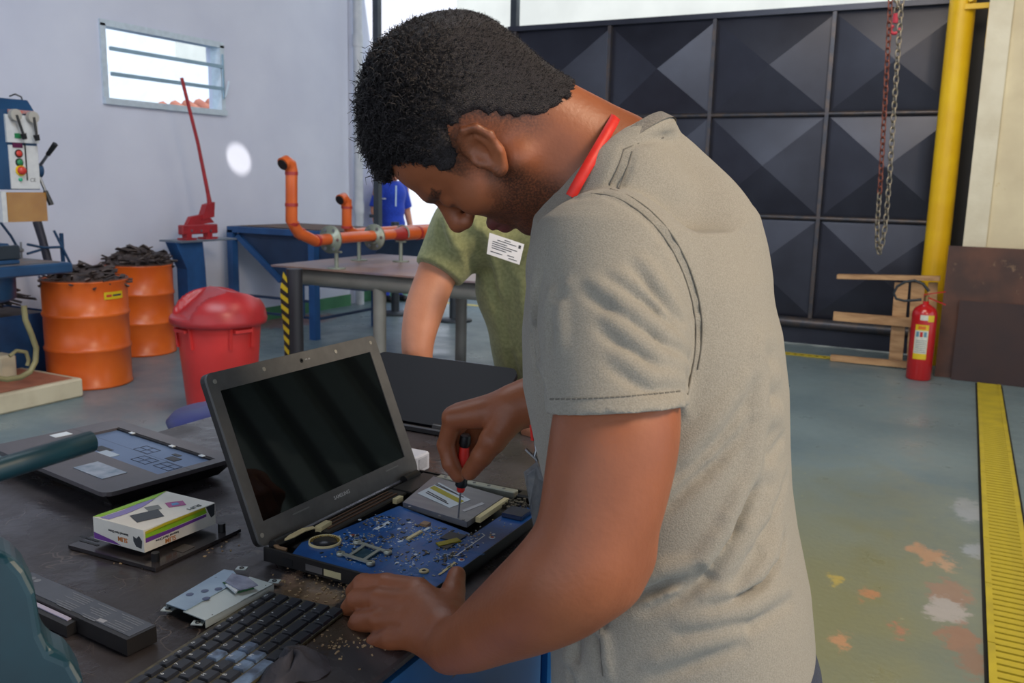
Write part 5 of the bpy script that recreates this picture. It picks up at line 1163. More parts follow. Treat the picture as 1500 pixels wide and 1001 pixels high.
def skin_mat(name, c, c2, dark=(30, 22, 20)):
    M = mat(name, c, c2, rough=.46, scale=14, detail=6, bump=.07, bscale=180, sss=.05)
    nt = M.node_tree; N = nt.nodes; L = nt.links; b = N['Principled BSDF']; src = b.inputs['Base Color'].links[0].from_socket
    at_ = N.new('ShaderNodeAttribute'); at_.attribute_name = 'beard'; nz = N.new('ShaderNodeTexNoise'); nz.inputs['Scale'].default_value = 420; nz.inputs['Detail'].default_value = 3
    L.new(N['Texture Coordinate'].outputs['Object'], nz.inputs[0])
    r = N.new('ShaderNodeMapRange'); r.inputs[1].default_value = .35; r.inputs[2].default_value = .6; r.inputs[3].default_value = .45; r.inputs[4].default_value = 1; L.new(nz.outputs['Fac'], r.inputs[0])
    mu = N.new('ShaderNodeMath'); mu.operation = 'MULTIPLY'; L.new(r.outputs[0], mu.inputs[0]); L.new(at_.outputs['Fac'], mu.inputs[1])
    mx = N.new('ShaderNodeMix'); mx.data_type = 'RGBA'; L.new(mu.outputs[0], mx.inputs[0]); L.new(src, mx.inputs[6]); mx.inputs[7].default_value = (*lin(dark), 1)
    a2 = N.new('ShaderNodeAttribute'); a2.attribute_name = 'lips'; m3 = N.new('ShaderNodeMix'); m3.data_type = 'RGBA'; L.new(a2.outputs['Fac'], m3.inputs[0]); L.new(mx.outputs[2], m3.inputs[6]); m3.inputs[7].default_value = (*lin((120, 62, 58)), 1)
    L.new(m3.outputs[2], b.inputs['Base Color']); return M
def inpoly(x, y, poly):
    r = np.zeros(x.shape, bool); n = len(poly)
    for i in range(n):
        (x0, y0), (x1, y1) = poly[i], poly[(i+1) % n]
        if y0 == y1: continue
        r ^= ((y0 > y) != (y1 > y)) & (x < (x1-x0)*(y-y0)/(y1-y0)+x0)
    return r
class Head:
    """head frame: x forward (gaze), y to the person's left, z up; origin between the ears"""
    def __init__(s, c, g, l, v, sc=1.0):
        s.c = Vector(c); s.g = Vector(g).normalized(); s.v = (Vector(v)-s.g*Vector(v).dot(s.g)).normalized(); s.l = Vector(l); s.l = (s.l-s.g*s.l.dot(s.g)-s.v*s.l.dot(s.v)).normalized(); s.sc = sc
        s.R = np.array([[s.g[i], s.l[i], s.v[i]] for i in range(3)], np.float32)
    def __call__(s, x, y, z): return s.c+(s.g*x+s.l*y+s.v*z)*s.sc
    def loc(s, P): return ((P-npv(s.c)) @ s.R)/s.sc
    def sculpt(s, X, k=.012, ears=True):
        q = s.sc
        def E(c, r, kk=k, op='add'): X.ell(s(*c), [v*q for v in r], s.R, kk, op)
        def C_(a, b, ra, rb, kk=k, op='add'): X.cap(s(*a), s(*b), ra*q, rb*q, kk, op)
        E((-.018, 0, .045), (.095, .074, .085)); E((.030, 0, .045), (.056, .060, .058), .02); E((.034, 0, -.012), (.050, .058, .066), .02)
        E((.022, 0, -.055), (.048, .053, .042), .02); E((.062, 0, -.086), (.021, .024, .019), .02)
        for y in (-1, 1):
            C_((-.004, y*.052, -.040), (.052, y*.020, -.086), .018, .016, .018); E((.048, y*.042, -.014), (.026, .018, .020), .016)
            C_((.066, y*.038, .028), (.082, y*.012, .032), .010, .010, .012); E((.088, y*.032, .012), (.014, .015, .011), .008, 'sub'); E((.066, y*.032, .010), (.0155, .016, .013), .003)
            E((.094, y*.012, -.018), (.010, .008, .008), .006)
            if ears:
                # the ear leans: its top goes back, its lobe forward
                ca, sa = math.cos(.32), math.sin(.32)
                def T(x, y_, z): dx, dz = x+.014, z-.002; return (-.006+dx*ca-dz*sa, y_, -.003+dx*sa+dz*ca)
                RE = s.R @ np.array([[ca, 0, -sa], [0, 1, 0], [sa, 0, ca]], np.float32)
                def EE(c, r, kk, op='add'): X.ell(s(*T(*c)), [v*q for v in r], RE, kk, op)
                hx = [(.004, .070, .012), (-.004, .080, .026), (-.014, .086, .031), (-.026, .088, .024), (-.030, .087, .008), (-.024, .084, -.010), (-.012, .079, -.026), (-.004, .074, -.028)]
                X.chain([(s(*T(a[0], y*a[1], a[2])), .0046*q) for a in hx], .003)
                EE((-.012, y*.077, .002), (.018, .008, .028), .006); EE((-.010, y*.0905, .002), (.0125, .0135, .019), .002, 'sub'); EE((-.006, y*.080, -.025), (.006, .005, .007), .004)
                X.chain([(s(*T(-.018, y*.084, .018)), .0028*q), (s(*T(-.021, y*.084, .004)), .003*q), (s(*T(-.014, y*.081, -.012)), .003*q)], .002)
                EE((.003, y*.079, -.002), (.004, .005, .007), .003)
        C_((.082, 0, .022), (.104, 0, -.010), .008, .0115, .010)
        C_((.072, -.02, -.050), (.086, 0, -.048), .007, .008, .006); C_((.072, .02, -.050), (.086, 0, -.048), .007, .008, .006)
        C_((.070, -.018, -.060), (.082, 0, -.061), .007, .009, .006); C_((.070, .018, -.060), (.082, 0, -.061), .007, .009, .006)
        C_((.080, -.020, -.0545), (.094, 0, -.0545), .0018, .0018, .002, 'sub'); C_((.080, .020, -.0545), (.094, 0, -.0545), .0018, .0018, .002, 'sub')
    def brows(s, P):
        L_ = s.loc(P); x, y, z = L_[:, 0], np.abs(L_[:, 1]), L_[:, 2]
        return (((np.abs(z-.030-.002*np.cos(y*80)) < .0055) & (y > .012) & (y < .052) & (x > .05)) | ((np.abs(z-.017) < .002) & (y > .018) & (y < .046) & (x > .06))).astype(np.float32)*.85
    def eyes(s, parent):
        for y in (-1, 1):
            c = s(.0705, y*.032, .010); o = MB().lathe([(.0001, -.0118), (.006, -.0102), (.0102, -.006), (.0118, 0), (.0102, .006), (.006, .0102), (.0001, .0118)], c, 18, s.g).build('eye', mat('eye white', (224, 216, 208), rough=.2), parent)
            MB().lathe([(.0001, .0124), (.0035, .0118), (.0055, .0104)], c-s.v*.001, 16, s.g-s.v*.25).build('iris', mat('dark brown iris', (46, 28, 20), rough=.15), o)
    def lips(s, P): L_ = s.loc(P); return ((np.abs(L_[:, 1]) < .024) & (np.abs(L_[:, 2]+.0545) < .013) & (L_[:, 0] > .077)).astype(np.float32)
def hairdist(x, z, line, n=10):
    d = np.full(x.shape, 9., np.float32)
    for (a, b), (c, e) in zip(line[:n], line[1:n+1]):
        t = np.clip(((x-a)*(c-a)+(z-b)*(e-b))/((c-a)**2+(e-b)**2), 0, 1); d = np.minimum(d, np.hypot(x-a-t*(c-a), z-b-t*(e-b)))
    return d
def hair(H, X_lo, X_hi, line, parent, label, colr, seed=1, n=9000, thick=(.014, .004), res=.003, long_=(.0095, .0022), pre=None):
    q = H.sc; X = Vox(X_lo, X_hi, res); H.sculpt(X, ears=False)
    if pre: pre(X)
    gx, gy, gz_ = np.meshgrid(*X.ax, indexing='ij'); G = np.stack([gx, gy, gz_], -1).reshape(-1, 3); Lc = H.loc(G)
    Lc[:, 0] += .0022*np.sin(Lc[:, 2]*330+2*np.sin(Lc[:, 1]*210)); Lc[:, 2] += .0028*np.sin(Lc[:, 0]*290+Lc[:, 1]*260)+.0012*np.sin(Lc[:, 0]*900)
    ins = inpoly(Lc[:, 0], Lc[:, 2], line); d = hairdist(Lc[:, 0], Lc[:, 2], line)
    tp = np.clip((Lc[:, 2]-.03)/.07, 0, 1)*np.clip((Lc[:, 0]+.115)/.07, .25, 1)
    t = np.minimum(thick[1]+(thick[0]-thick[1])*tp, .001+d*.45)*q
    X.F = np.where(ins.reshape(X.n), X.F-t.reshape(X.n).astype(np.float32), np.maximum(X.F, .0012))
    P, Q = X.mesh()
    rs = np.random.RandomState(seed); Lp = H.loc(P)
    ph = np.sin(Lp[:, 0]*520+3*np.sin(Lp[:, 1]*400))*np.sin(Lp[:, 1]*480+2*np.sin(Lp[:, 2]*450))*np.sin(Lp[:, 2]*500)
    top = np.clip((Lp[:, 2]-.03)/.07, 0, 1)*np.clip((Lp[:, 0]+.115)/.07, .1, 1)
    nrm = Lp/np.maximum(np.linalg.norm(Lp, axis=1), 1e-5)[:, None]
    P = P+(nrm @ H.R.T)*(ph*(.0005+.0032*top))[:, None]
    hm = mat('hair '+label, colr, tuple(int(v*1.5) for v in colr), rough=.55, scale=300, bump=.5, bscale=900)
    ob = np_mesh('hair', P, Q, hm, parent, relax=0)
    me = ob.data; co = np.zeros(len(me.vertices)*3, np.float32); me.vertices.foreach_get('co', co); co = co.reshape(-1, 3); no = np.zeros(len(co)*3, np.float32); me.vertices.foreach_get('normal', no); no = no.reshape(-1, 3)
    ids = rs.randint(0, len(co), n); Lc = H.loc(co[ids]); vv = []; ff = []; K = 6
    for a, L_ in zip(ids, Lc):
        tp = float(np.clip((L_[2]-.03)/.07, 0, 1)*np.clip((L_[0]+.105)/.07, .08, 1)); ln = (long_[1]+(long_[0]-long_[1])*tp)*rs.uniform(.6, 1.3)
        p = co[a].copy(); nn = no[a]; t1 = np.cross(nn, rs.normal(size=3)); t1 /= np.linalg.norm(t1)+1e-6; t2 = np.cross(nn, t1); lean = rs.normal(size=3)*.35+H.R[:, 0]*.25*tp-H.R[:, 2]*.4*(1-tp)-H.R[:, 0]*.3*(1-tp)
        o = len(vv); cr = .0030*tp+.0003; a0 = rs.uniform(0, 6.28); tw = rs.uniform(5, 11); w = .0013*(.45+.55*tp)
        for i in range(K):
            t = i/(K-1); c = p-nn*.001+nn*ln*t*(1-.35*t)+lean*ln*t*t+(t1*math.cos(a0+tw*t)-t1*math.cos(a0)+t2*math.sin(a0+tw*t)-t2*math.sin(a0))*cr
            ww = w*(1-.75*t); vv += [c+t1*ww, c-t1*ww*.5+t2*ww*.8, c-t1*ww*.5-t2*ww*.8]
        for i in range(K-1):
            for j in range(3): ff.append((o+i*3+j, o+i*3+(j+1) % 3, o+(i+1)*3+(j+1) % 3, o+(i+1)*3+j))
    np_mesh('hair_strands', np.array(vv, np.float32), np.array(ff, np.int32), hm, parent, relax=0, kind='stuff')
    return ob

# ------------------------------------------------------------------ the man in the grey shirt
man = thing('person', 'man in grey t-shirt and red lanyard bending over the open laptop with a screwdriver', 'person', (-.26, .95, 0))
SKIN = skin_mat('warm brown skin', (158, 93, 60), (142, 82, 52))
toc = (CAM-V(700, 200, 1)).normalized()
gi = (CR*-.39+CU*-.92); vi = (CR*-.92+CU*.39); a_ = math.radians(12)
g_ = (gi-toc*gi.dot(toc)).normalized(); l_ = toc*math.cos(a_)+g_*math.sin(a_); gz__ = g_*math.cos(a_)-toc*math.sin(a_)
ear = V(702, 224, .935)
HM = Head(ear-l_*.082, gz__, l_, vi-toc*vi.dot(toc), 1.02)
X = Vox((-.80, .55, .86), (-.02, 1.62, 1.70), .0031)
HM.sculpt(X)
NB = V(908, 262, 1.02)
def neck(X): X.cap(HM(-.030, 0, -.010), NB, .052, .057, .03); X.cap(HM(-.055, 0, .0), V(900, 218, 1.02), .038, .040, .03); X.cap(HM(.0, 0, -.05), V(885, 295, 1.0), .038, .045, .02)
neck(X)
X.cap(NB, V(895, 385, .93), .040, .052, .02); X.cap(NB, V(960, 360, 1.16), .040, .05, .02)
X.cap(NB, V(965, 480, 1.04), .055, .09, .03); X.cap(V(965, 480, 1.04), V(985, 1050, 1.02), .10, .10, .04)
X.limb([(V(890, 385, .90), .055), (V(905, 560, .825), .0540), (V(900, 640, .806), .0570), (V(886, 720, .80), .0545), (V(872, 780, .797), .0515), (V(856, 818, .797), .0510), (V(826, 852, .805), .0500), (V(780, 884, .835), .0450), (V(730, 914, .882), .0375), (V(690, 938, .925), .0310), (V(664, 946, .955), .0280)], .02)
X.cap(V(912, 815, .80), V(895, 842, .80), .026, .028, .02)
# left hand
Wl = V(662, 946, .962)
fing = {'index': [(612, 866, 1.035), (566, 857, 1.062), (532, 857, 1.085), (519, 867, 1.105)], 'middle': [(602, 884, 1.022), (556, 878, 1.045), (524, 880, 1.068), (512, 892, 1.082)],
        'ring': [(598, 908, 1.006), (556, 908, 1.026), (528, 912, 1.048), (518, 924, 1.058)], 'little': [(604, 934, .99), (572, 937, 1.004), (551, 943, 1.018), (543, 951, 1.026)]}
FR_ = {'index': .0132, 'middle': .0135, 'ring': .013, 'little': .0118}
for nme, pts in fing.items():
    m0 = V(*pts[0]); X.cap(Wl, m0, .0225, .0150, .010)
    r = FR_[nme]; X.chain([(m0, r*1.18), (V(*pts[1]), r*1.02), (V(*pts[2]), r*1.0), (V(*pts[3]), r*.86)], .0025)
X.cap(V(655, 953, .965), V(612, 925, 1.0), .022, .015, .010); X.cap(V(650, 915, .985), V(628, 885, 1.02), .024, .017, .014)
X.chain([(V(664, 925, .975), .021), (V(661, 892, 1.01), .0165), (V(664, 866, 1.04), .0138), (V(669, 843, 1.062), .0112)], .008)
# right arm and hand
X.limb([(V(945, 345, 1.20), .062), (V(905, 470, 1.27), .058), (V(890, 590, 1.29), .048), (V(845, 592, 1.275), .047), (V(790, 588, 1.26), .037), (V(757, 594, 1.255), .0305)], .02)
Wr = V(748, 600, 1.256)
rf_ = {'index': ([(664, 612, 1.272), (653, 652, 1.288), (660, 680, 1.288), (671, 697, 1.290)], .0128), 'middle': ([(676, 606, 1.290), (662, 648, 1.308), (668, 676, 1.31), (680, 694, 1.306)], .013),
       'ring': ([(692, 606, 1.308), (686, 646, 1.332), (694, 668, 1.322), (704, 668, 1.305)], .0125), 'little': ([(706, 610, 1.322), (706, 644, 1.342), (714, 660, 1.33), (720, 656, 1.315)], .0112)}
for nme, (pts, r) in rf_.items():
    m0 = V(*pts[0]); X.cap(Wr, m0, .024, .017, .014)
    X.chain([(m0, r*1.12), (V(*pts[1]), r), (V(*pts[2]), r*.96), (V(*pts[3]), r*.85)], .0035)
X.chain([(V(738, 622, 1.246), .023), (V(722, 645, 1.240), .019), (V(706, 668, 1.248), .0150), (V(688, 692, 1.268), .0122)], .007)
def beardmask(P):
    L_ = HM.loc(P); x, y, z = L_[:, 0], np.abs(L_[:, 1]), L_[:, 2]
    near = (np.linalg.norm(L_, axis=1) < .16)
    jaw = np.clip((-.018-z-.35*np.clip(.03-x, -1, 1)*-1*0-(.0))/.03, 0, 1)*np.clip((x+.012)/.02, 0, 1)*np.clip((.13-np.abs(z))/.01, 0, 1)
    side = np.clip(1-np.abs(x-.016)/.016, 0, 1)*np.clip((.03-z)/.02, 0, 1)*np.clip((z+.05)/.02, 0, 1)*(y > .04)
    neckfade = np.clip(1-(-z-.10)/.02, 0, 1)
    m = np.clip(jaw*.75*neckfade+side*.65, 0, .82)
    cheek = (x > .045) & (z > -.035) & (y > .012); m = np.where(cheek, m*.25, m)
    brow = (np.abs(z-.028-.002*np.cos(y*80)) < .0055) & (y > .012) & (y < .052) & (x > .05); m = np.where(brow, .9, m)
    lash = (np.abs(z-.004) < .0022) & (y > .018) & (y < .046) & (x > .06); m = np.where(lash, .85, m)
    # faded hair at the nape and around the ears
    d = np.full(len(P), 9.)
    for (a, b), (c, e) in zip(HAIRLINE[:10], HAIRLINE[1:10]):
        t = np.clip(((x-a)*(c-a)+(z-b)*(e-b))/((c-a)**2+(e-b)**2), 0, 1); d = np.minimum(d, np.hypot(x-a-t*(c-a), z-b-t*(e-b)))
    fade = np.clip(1-d/.030, 0, 1)*.8*((z < .035)) 
    m = np.maximum(m, fade*((y > .02) | (x < -.05))*(x < .036))
    return m*near
HAIRLINE = [(.058, .086), (.046, .066), (.039, .050), (.036, .024), (.024, .016), (.012, .024), (-.008, .040), (-.034, .026), (-.042, -.008), (-.050, -.032), (-.062, -.050), (-.086, -.064), (-.16, -.064), (-.2, .1), (-.1, .25), (.14, .25), (.14, .10), (.078, .084)]
P, Q = X.mesh()
body = np_mesh('body', P, Q, SKIN, man, attrs={'beard': beardmask, 'lips': HM.lips}, relax=1)
del X
hc_ = HM.c; hair(HM, (hc_.x-.2, hc_.y-.2, hc_.z-.16), (hc_.x+.2, hc_.y+.2, hc_.z+.2), HAIRLINE, man, 'dark curly', (30, 26, 28), n=26000, pre=neck)
NAIL = mat('finger nail', (196, 140, 118), rough=.3)
def nail(c, ax, up_, w, l):
    ax = Vector(ax).normalized(); up_ = Vector(up_); up_ = (up_-ax*up_.dot(ax)).normalized(); sd_ = ax.cross(up_); vs = []; fs = []
    for i in range(5):
        for j in range(5):
            u = (i/4-.5)*2; v = (j/4-.5)*2; vs.append(c+sd_*u*w*(1-.15*v*v)+ax*v*l+up_*(.0012-.0022*u*u-.0008*v*v))
    fs = [(i*5+j, i*5+j+1, i*5+j+6, i*5+j+5) for i in range(4) for j in range(4)]
    MB().add(vs, fs, True).build('thumb_nail', NAIL, man)
a, b_ = V(706, 668, 1.248), V(688, 692, 1.268); tc2 = (CAM-b_).normalized(); nail(b_+(b_-a).normalized()*.003+tc2*.0122, b_-a, tc2, .0062, .0075)
# grey t-shirt
def fabric(name, c, c2, sc=260, bump=.25, rough=.9):
    M = mat(name, c, c2, rough=rough, scale=sc, detail=4, bump=bump, bscale=700, lo=.38, hi=.62)
    M.node_tree.nodes['Principled BSDF'].inputs['Sheen Weight'].default_value = .15; return M
GREY = fabric('heather grey jersey', (158, 153, 142), (142, 137, 126), 700)
X = Vox((-.60, .60, .80), (.02, 1.45, 1.60), .0030)
tab = [(330, 946, 150), (400, 951, 178), (480, 957, 193), (560, 962, 197), (640, 972, 189), (700, 981, 183), (760, 987, 185), (850, 997, 193), (920, 1000, 196), (1001, 997, 191), (1100, 995, 190)]
zt_, cxs, cys, aa = [], [], [], []
fw = Vector((-.985, -.17, 0)); lt = Vector((.17, -.985, 0)); Wd_ = .185
for (py, cxp, hf) in tab:
    c = V(cxp, py, 1.03); a = hf*1.01/1300; a = math.sqrt(max(a*a-(Wd_*.22)**2, .006)); zt_.append(c.z); cxs.append(c.x); cys.append(c.y); aa.append(a)
zt_ = np.array(zt_[::-1]); cxs = np.array(cxs[::-1]); cys = np.array(cys[::-1]); aa = np.array(aa[::-1])
def torso(x, y, z):
    cx = np.interp(z, zt_, cxs); cy = np.interp(z, zt_, cys); a = np.interp(z, zt_, aa); w = Wd_+.0*z
    dx, dy = x-cx, y-cy; u = (dx*fw.x+dy*fw.y)/a; v = (dx*lt.x+dy*lt.y)/w; r = (np.abs(u)**2.3+np.abs(v)**2.3)**(1/2.3)
    return np.maximum((r-1)*np.minimum(a, w)*.9, z-(zt_[-1]+.0))
X.fn(torso, (-.6, .6, .78), (.02, 1.45, float(zt_[-1])+.02), .0)
for c, r in (((888, 392, .905), .076), ((972, 345, 1.19), .072), ((985, 296, 1.05), .064), ((1003, 375, 1.04), .088), ((930, 305, .99), .066), ((1020, 345, 1.08), .062), ((960, 262, 1.05), .048), ((875, 345, 1.0), .070), ((915, 285, .97), .055), ((938, 243, 1.035), .052), ((900, 262, .985), .052)):
    X.ell(V(*c), (r, r, r), None, .028)
for c, r in (((1035, 385, 1.06), .052), ((1015, 340, 1.03), .056), ((1045, 410, 1.01), .044)): X.ell(V(*c), (r, r, r), None, .04)
# sleeves
p0_ = V(903, 600, .812); Nn = (CR*.065-CU*.998); vd = (p0_-CAM).normalized(); Nn = (Nn-vd*Nn.dot(vd)+vd*.06).normalized()
X.cap(V(893, 400, .893), V(906, 640, .800), .0765, .0640, .022, plane=(p0_, Nn))
X.cap(V(960, 350, 1.20), V(900, 520, 1.275), .074, .066, .02, cut=True)
# cut the neckline
nc = ((CR*-.64+CU*.77)*math.cos(.14)+CF*math.sin(.14)).normalized(); Cn = V(899, 231, 1.015)
sl, G = X._reg(np.array(Cn)-.13, np.array(Cn)+.13)
dpl = sum((G[i]-Cn[i])*nc[i] for i in range(3)); X._put(sl, np.maximum(-dpl, np.sqrt(sum((G[i]-Cn[i])**2 for i in range(3)))-.092), .004, 'sub')
for i in range(24): t0_, t1_ = 2*PI*i/24, 2*PI*(i+1)/24; e1 = (CR*-.77-CU*.64); e1 = (e1-nc*e1.dot(nc)).normalized(); e2_ = nc.cross(e1); X.cap(Cn+e1*.066*math.cos(t0_)+e2_*.065*math.sin(t0_)-nc*.010, Cn+e1*.066*math.cos(t1_)+e2_*.065*math.sin(t1_)-nc*.017, .008, .008, .014)
# folds and seams
def fold(pts, r, depth, kk=.006, lift=False, ridge=False):
    """a crease drawn over the near surface: groove (sub) with a soft ridge beside it"""
    W3 = []; dense = []
    for (x0, y0), (x1, y1) in zip(pts, pts[1:]):
        m_n = max(1, int(math.hypot(x1-x0, y1-y0)/11))
        dense += [(x0+(x1-x0)*i/m_n, y0+(y1-y0)*i/m_n) for i in range(m_n)]
    dense.append(pts[-1])
    def grad(p):
        i = [min(X.n[j]-3, max(2, int(round((p[j]-X.lo[j])/X.h)))) for j in range(3)]; g = []
        for j in range(3):
            a = list(i); b = list(i); a[j] += 2; b[j] -= 2; g.append(float(FF[tuple(a)]-FF[tuple(b)]))
        gv = Vector(g)/(4*X.h); n_ = gv.normalized(); off_ = Vector([float(p[j]-(X.lo[j]+X.h*i[j])) for j in range(3)])
        return n_, p-n_*(float(FF[tuple(i)])+gv.dot(off_))
    for (px, py) in dense:
        d = ray(px, py); o = CAM; t = .6; hit = None
        while t < 1.3:
            p = o+d*t; i = [int(round((p[j]-X.lo[j])/X.h)) for j in range(3)]
            if all(0 <= i[j] < X.n[j] for j in range(3)) and FF[i[0], i[1], i[2]] < 0: hit = p; break
            t += .0020
        if hit is not None: n_, hit = grad(hit); W3.append((hit, -n_))
    X_ = [(a-da*(r-depth*math.sin(PI*min(1, max(.12, (i+.5)/max(1, len(W3)))))), r) for i, (a, da) in enumerate(W3)]
    if len(X_) > 1: X.chain(X_, kk, 'sub')
    if ridge and len(W3) > 2:
        Y_ = []
        for i, (a, da) in enumerate(W3):
            tg = (W3[min(i+1, len(W3)-1)][0]-W3[max(i-1, 0)][0]).normalized(); sd_ = da.cross(tg).normalized()*(r*1.05); 
            if sd_.dot(CU) < 0: sd_ = -sd_
            f_ = math.sin(PI*(i+.5)/len(W3)); Y_.append((a+sd_+da*(r*1.0-depth*.45*f_), r))
        X.chain(Y_, kk, 'add')
    if lift:
        for (a, da), (b, db) in zip(W3, W3[1:]): o_ = CU*.012-CR*.006; X.cap(a+da*(r*.9-depth*.4)+o_, b+db*(r*.9-depth*.4)+o_, r, r, kk)
FF = X.F.copy()
fold([(836, 290), (880, 283), (925, 300), (965, 335), (995, 380), (1015, 430), (1022, 480), (1015, 540), (1006, 590)], .005, .0030, .006, False)
fold([(915, 215), (905, 245), (890, 276)], .004, .0022, .004, False); fold([(925, 220), (918, 250), (903, 280)], .004, .0022, .004, False)
fold([(915, 216), (950, 205), (985, 196)], .004, .002, .004, False)
for pts, r, dp__ in (([(1010, 505), (985, 470), (945, 438), (895, 412)], .010, .0045), ([(1012, 525), (980, 505), (935, 478), (890, 446), (858, 424)], .010, .0055), ([(1010, 550), (965, 536), (918, 506), (880, 478)], .010, .005), ([(995, 470), (965, 428), (930, 392)], .010, .004),
                      ([(790, 400), (782, 460), (785, 520), (800, 580)], .008, .005), ([(820, 420), (810, 470), (812, 520)], .010, .003), ([(1004, 568), (945, 565), (895, 535)], .010, .0035),
                      ([(1145, 640), (1118, 680), (1090, 740), (1068, 790), (1035, 840), (992, 870), (940, 893)], .011, .0085), ([(1148, 790), (1138, 825), (1112, 855), (1068, 880), (1040, 890)], .010, .0085), ([(1095, 620), (1050, 670), (1000, 712), (970, 742)], .012, .006),
                      ([(1110, 560), (1060, 630), (1015, 680), (985, 700)], .014, .004), ([(1020, 842), (975, 850), (930, 868), (896, 892)], .011, .008), ([(1155, 880), (1105, 908), (1040, 925), (1000, 930)], .012, .005), ([(1085, 945), (1025, 962), (960, 990)], .012, .004), ([(884, 876), (877, 920), (880, 960), (884, 1001)], .006, .0045),
                      ([(845, 930), (838, 970), (842, 1001)], .011, .005), ([(1122, 700), (1132, 600), (1126, 500)], .02, .003), ([(1150, 700), (1130, 760), (1100, 810), (1075, 850)], .013, .005)):
    fold(pts, r*.9, dp__*1.45, ridge=True)
P, Q = X.mesh()
shirt = np_mesh('t_shirt', P, Q, GREY, man, relax=1)
# sleeve hem stitching
bpy.context.view_layer.update()
STI = mat('grey stitching', (112, 108, 100), rough=.9)
ra = V(905, 606, .818); rd = (ra-V(893, 395, .893)).normalized(); u_ = rd.cross(Vector((0, 0, 1))).normalized(); w_ = rd.cross(u_)
sp = []
for k in range(25):
    px = 806+k*8; py = 585-(px-806)*.062+3*math.sin(PI*k/24); d = ray(px, py).normalized(); mi = shirt.matrix_world.inverted(); ok, loc, *_ = shirt.ray_cast(mi @ CAM, d)
    if ok: sp.append(shirt.matrix_world @ loc)
for k in range(0, len(sp)-1): MB().tube([sp[k], sp[k].lerp(sp[k+1], .72)], .0009, 5).build('hem_stitch', STI, shirt)
def seam(pix, name='seam', r_=.0009):
    sp_ = []; mi = shirt.matrix_world.inverted()
    for (x0, y0), (x1, y1) in zip(pix, pix[1:]):
        nn = max(1, int(math.hypot(x1-x0, y1-y0)/9))
        for i in range(nn):
            d = ray(x0+(x1-x0)*i/nn, y0+(y1-y0)*i/nn).normalized(); ok, loc, *_ = shirt.ray_cast(mi @ CAM, d)
            if ok: sp_.append(shirt.matrix_world @ loc-d*.0002)
    for _ in range(2): sp_ = [sp_[0]]+[(sp_[i-1]+sp_[i]*2+sp_[i+1])/4 for i in range(1, len(sp_)-1)]+[sp_[-1]]
    MB().tube(sp_, r_, 6).build(name, STI, shirt)
arm_ = [(838, 290), (858, 284), (885, 284), (910, 292), (940, 312), (966, 338), (986, 368), (1002, 402), (1014, 440), (1020, 480), (1018, 520), (1011, 558), (1005, 588)]
seam(arm_); seam([(x+9, y-7) for x, y in arm_[2:-1]])
seam([(914, 219), (908, 240), (898, 262), (888, 281)]); seam([(926, 222), (920, 244), (911, 266), (902, 288)])
seam([(914, 219), (935, 210), (960, 203), (984, 200)])
seam([(884, 880), (878, 915), (880, 955), (884, 1000)])
# collar band
RIB = fabric('ribbed collar', (136, 130, 122), (110, 105, 98), 500)
e1 = (CR*-.77-CU*.64); e1 = (e1-nc*e1.dot(nc)).normalized(); e2_ = nc.cross(e1)
cr_ = []
NC = 64
for i in range(NC): t = 2*PI*i/NC; cr_.append(Cn+e1*.067*math.cos(t)+e2_*.066*math.sin(t)-nc*.001)
vs = []; fs = []
for i in range(NC):
    o_ = (cr_[i]-Cn).normalized()
    vs += [cr_[i]+o_*.0125-nc*.0145, cr_[i]+o_*.0075-nc*.001, cr_[i]+o_*.001+nc*.001, cr_[i]-o_*.004-nc*.012]
for i in range(NC):
    j = (i+1) % NC
    for k in range(3): fs.append((4*i+k, 4*j+k, 4*j+k+1, 4*i+k+1))
MB().add(vs, fs, True).build('collar', RIB, shirt)
# jeans and shoes (below the frame)
JEAN = fabric('dark denim', (44, 52, 74), (36, 42, 60), 300)
X = Vox((-.60, .60, .0), (.1, 1.5, 1.0), .009)
hip = Vector((float(cxs[0])+.01, float(cys[0]), .90)); kn = []
for s in (1, -1):
    h0_ = hip+lt*.10*s; X.chain([(h0_+Vector((0, 0, -.02)), .105), (h0_+fw*.03+Vector((0, 0, -.42)), .072), (h0_-fw*.02+Vector((0, 0, -.82)), .055)], .03)
X.ell(hip, (.14, .165, .11), None, .04)
P, Q = X.mesh(); np_mesh('jeans', P, Q, JEAN, man)
SHOE = mat('black shoe', (30, 30, 32), rough=.5)
for s in (1, -1):
    f0 = hip+lt*.10*s; X = Vox((f0.x-.3, f0.y-.2, -.01), (f0.x+.2, f0.y+.2, .16), .007); b0 = Vector((f0.x, f0.y, .045))
    X.chain([(b0-fw*.05, .042), (b0+fw*.06, .045), (b0+fw*.16-Vector((0, 0, .008)), .036)], .02); X.cap(b0-fw*.02, b0-fw*.02+Vector((0, 0, .07)), .045, .05, .02)
    P, Q = X.mesh(); P[:, 2] = np.maximum(P[:, 2], .001); np_mesh('shoe', P, Q, SHOE, man)
# lanyard and badge
REDL = mat('red lanyard strap', (222, 44, 34), (206, 38, 30), rough=.55, scale=80)
ly = thing('lanyard', 'bright red lanyard strap around the neck of the man in grey', 'lanyard', V(838, 280, .94))
def ribbon(pts, w, th, side=None):
    vs = []; fs = []; n = len(pts)
    for i, p in enumerate(pts):
        d = (pts[min(i+1, n-1)]-pts[max(i-1, 0)]).normalized(); out = (CAM-p).normalized() if side is None else side; x = d.cross(out).normalized()
        vs += [p+x*w/2, p-x*w/2, p-x*w/2-out*th, p+x*w/2-out*th]
    for i in range(n-1):
        for k in range(4): fs.append((4*i+k, 4*i+(k+1) % 4, 4*i+4+(k+1) % 4, 4*i+4+k))
    return MB().add(vs, fs, True)
def skin_hit(px, py, off=.003):
    d = ray(px, py); r_, loc, *_ = body.ray_cast(body.matrix_world.inverted() @ CAM, d.normalized()); return loc
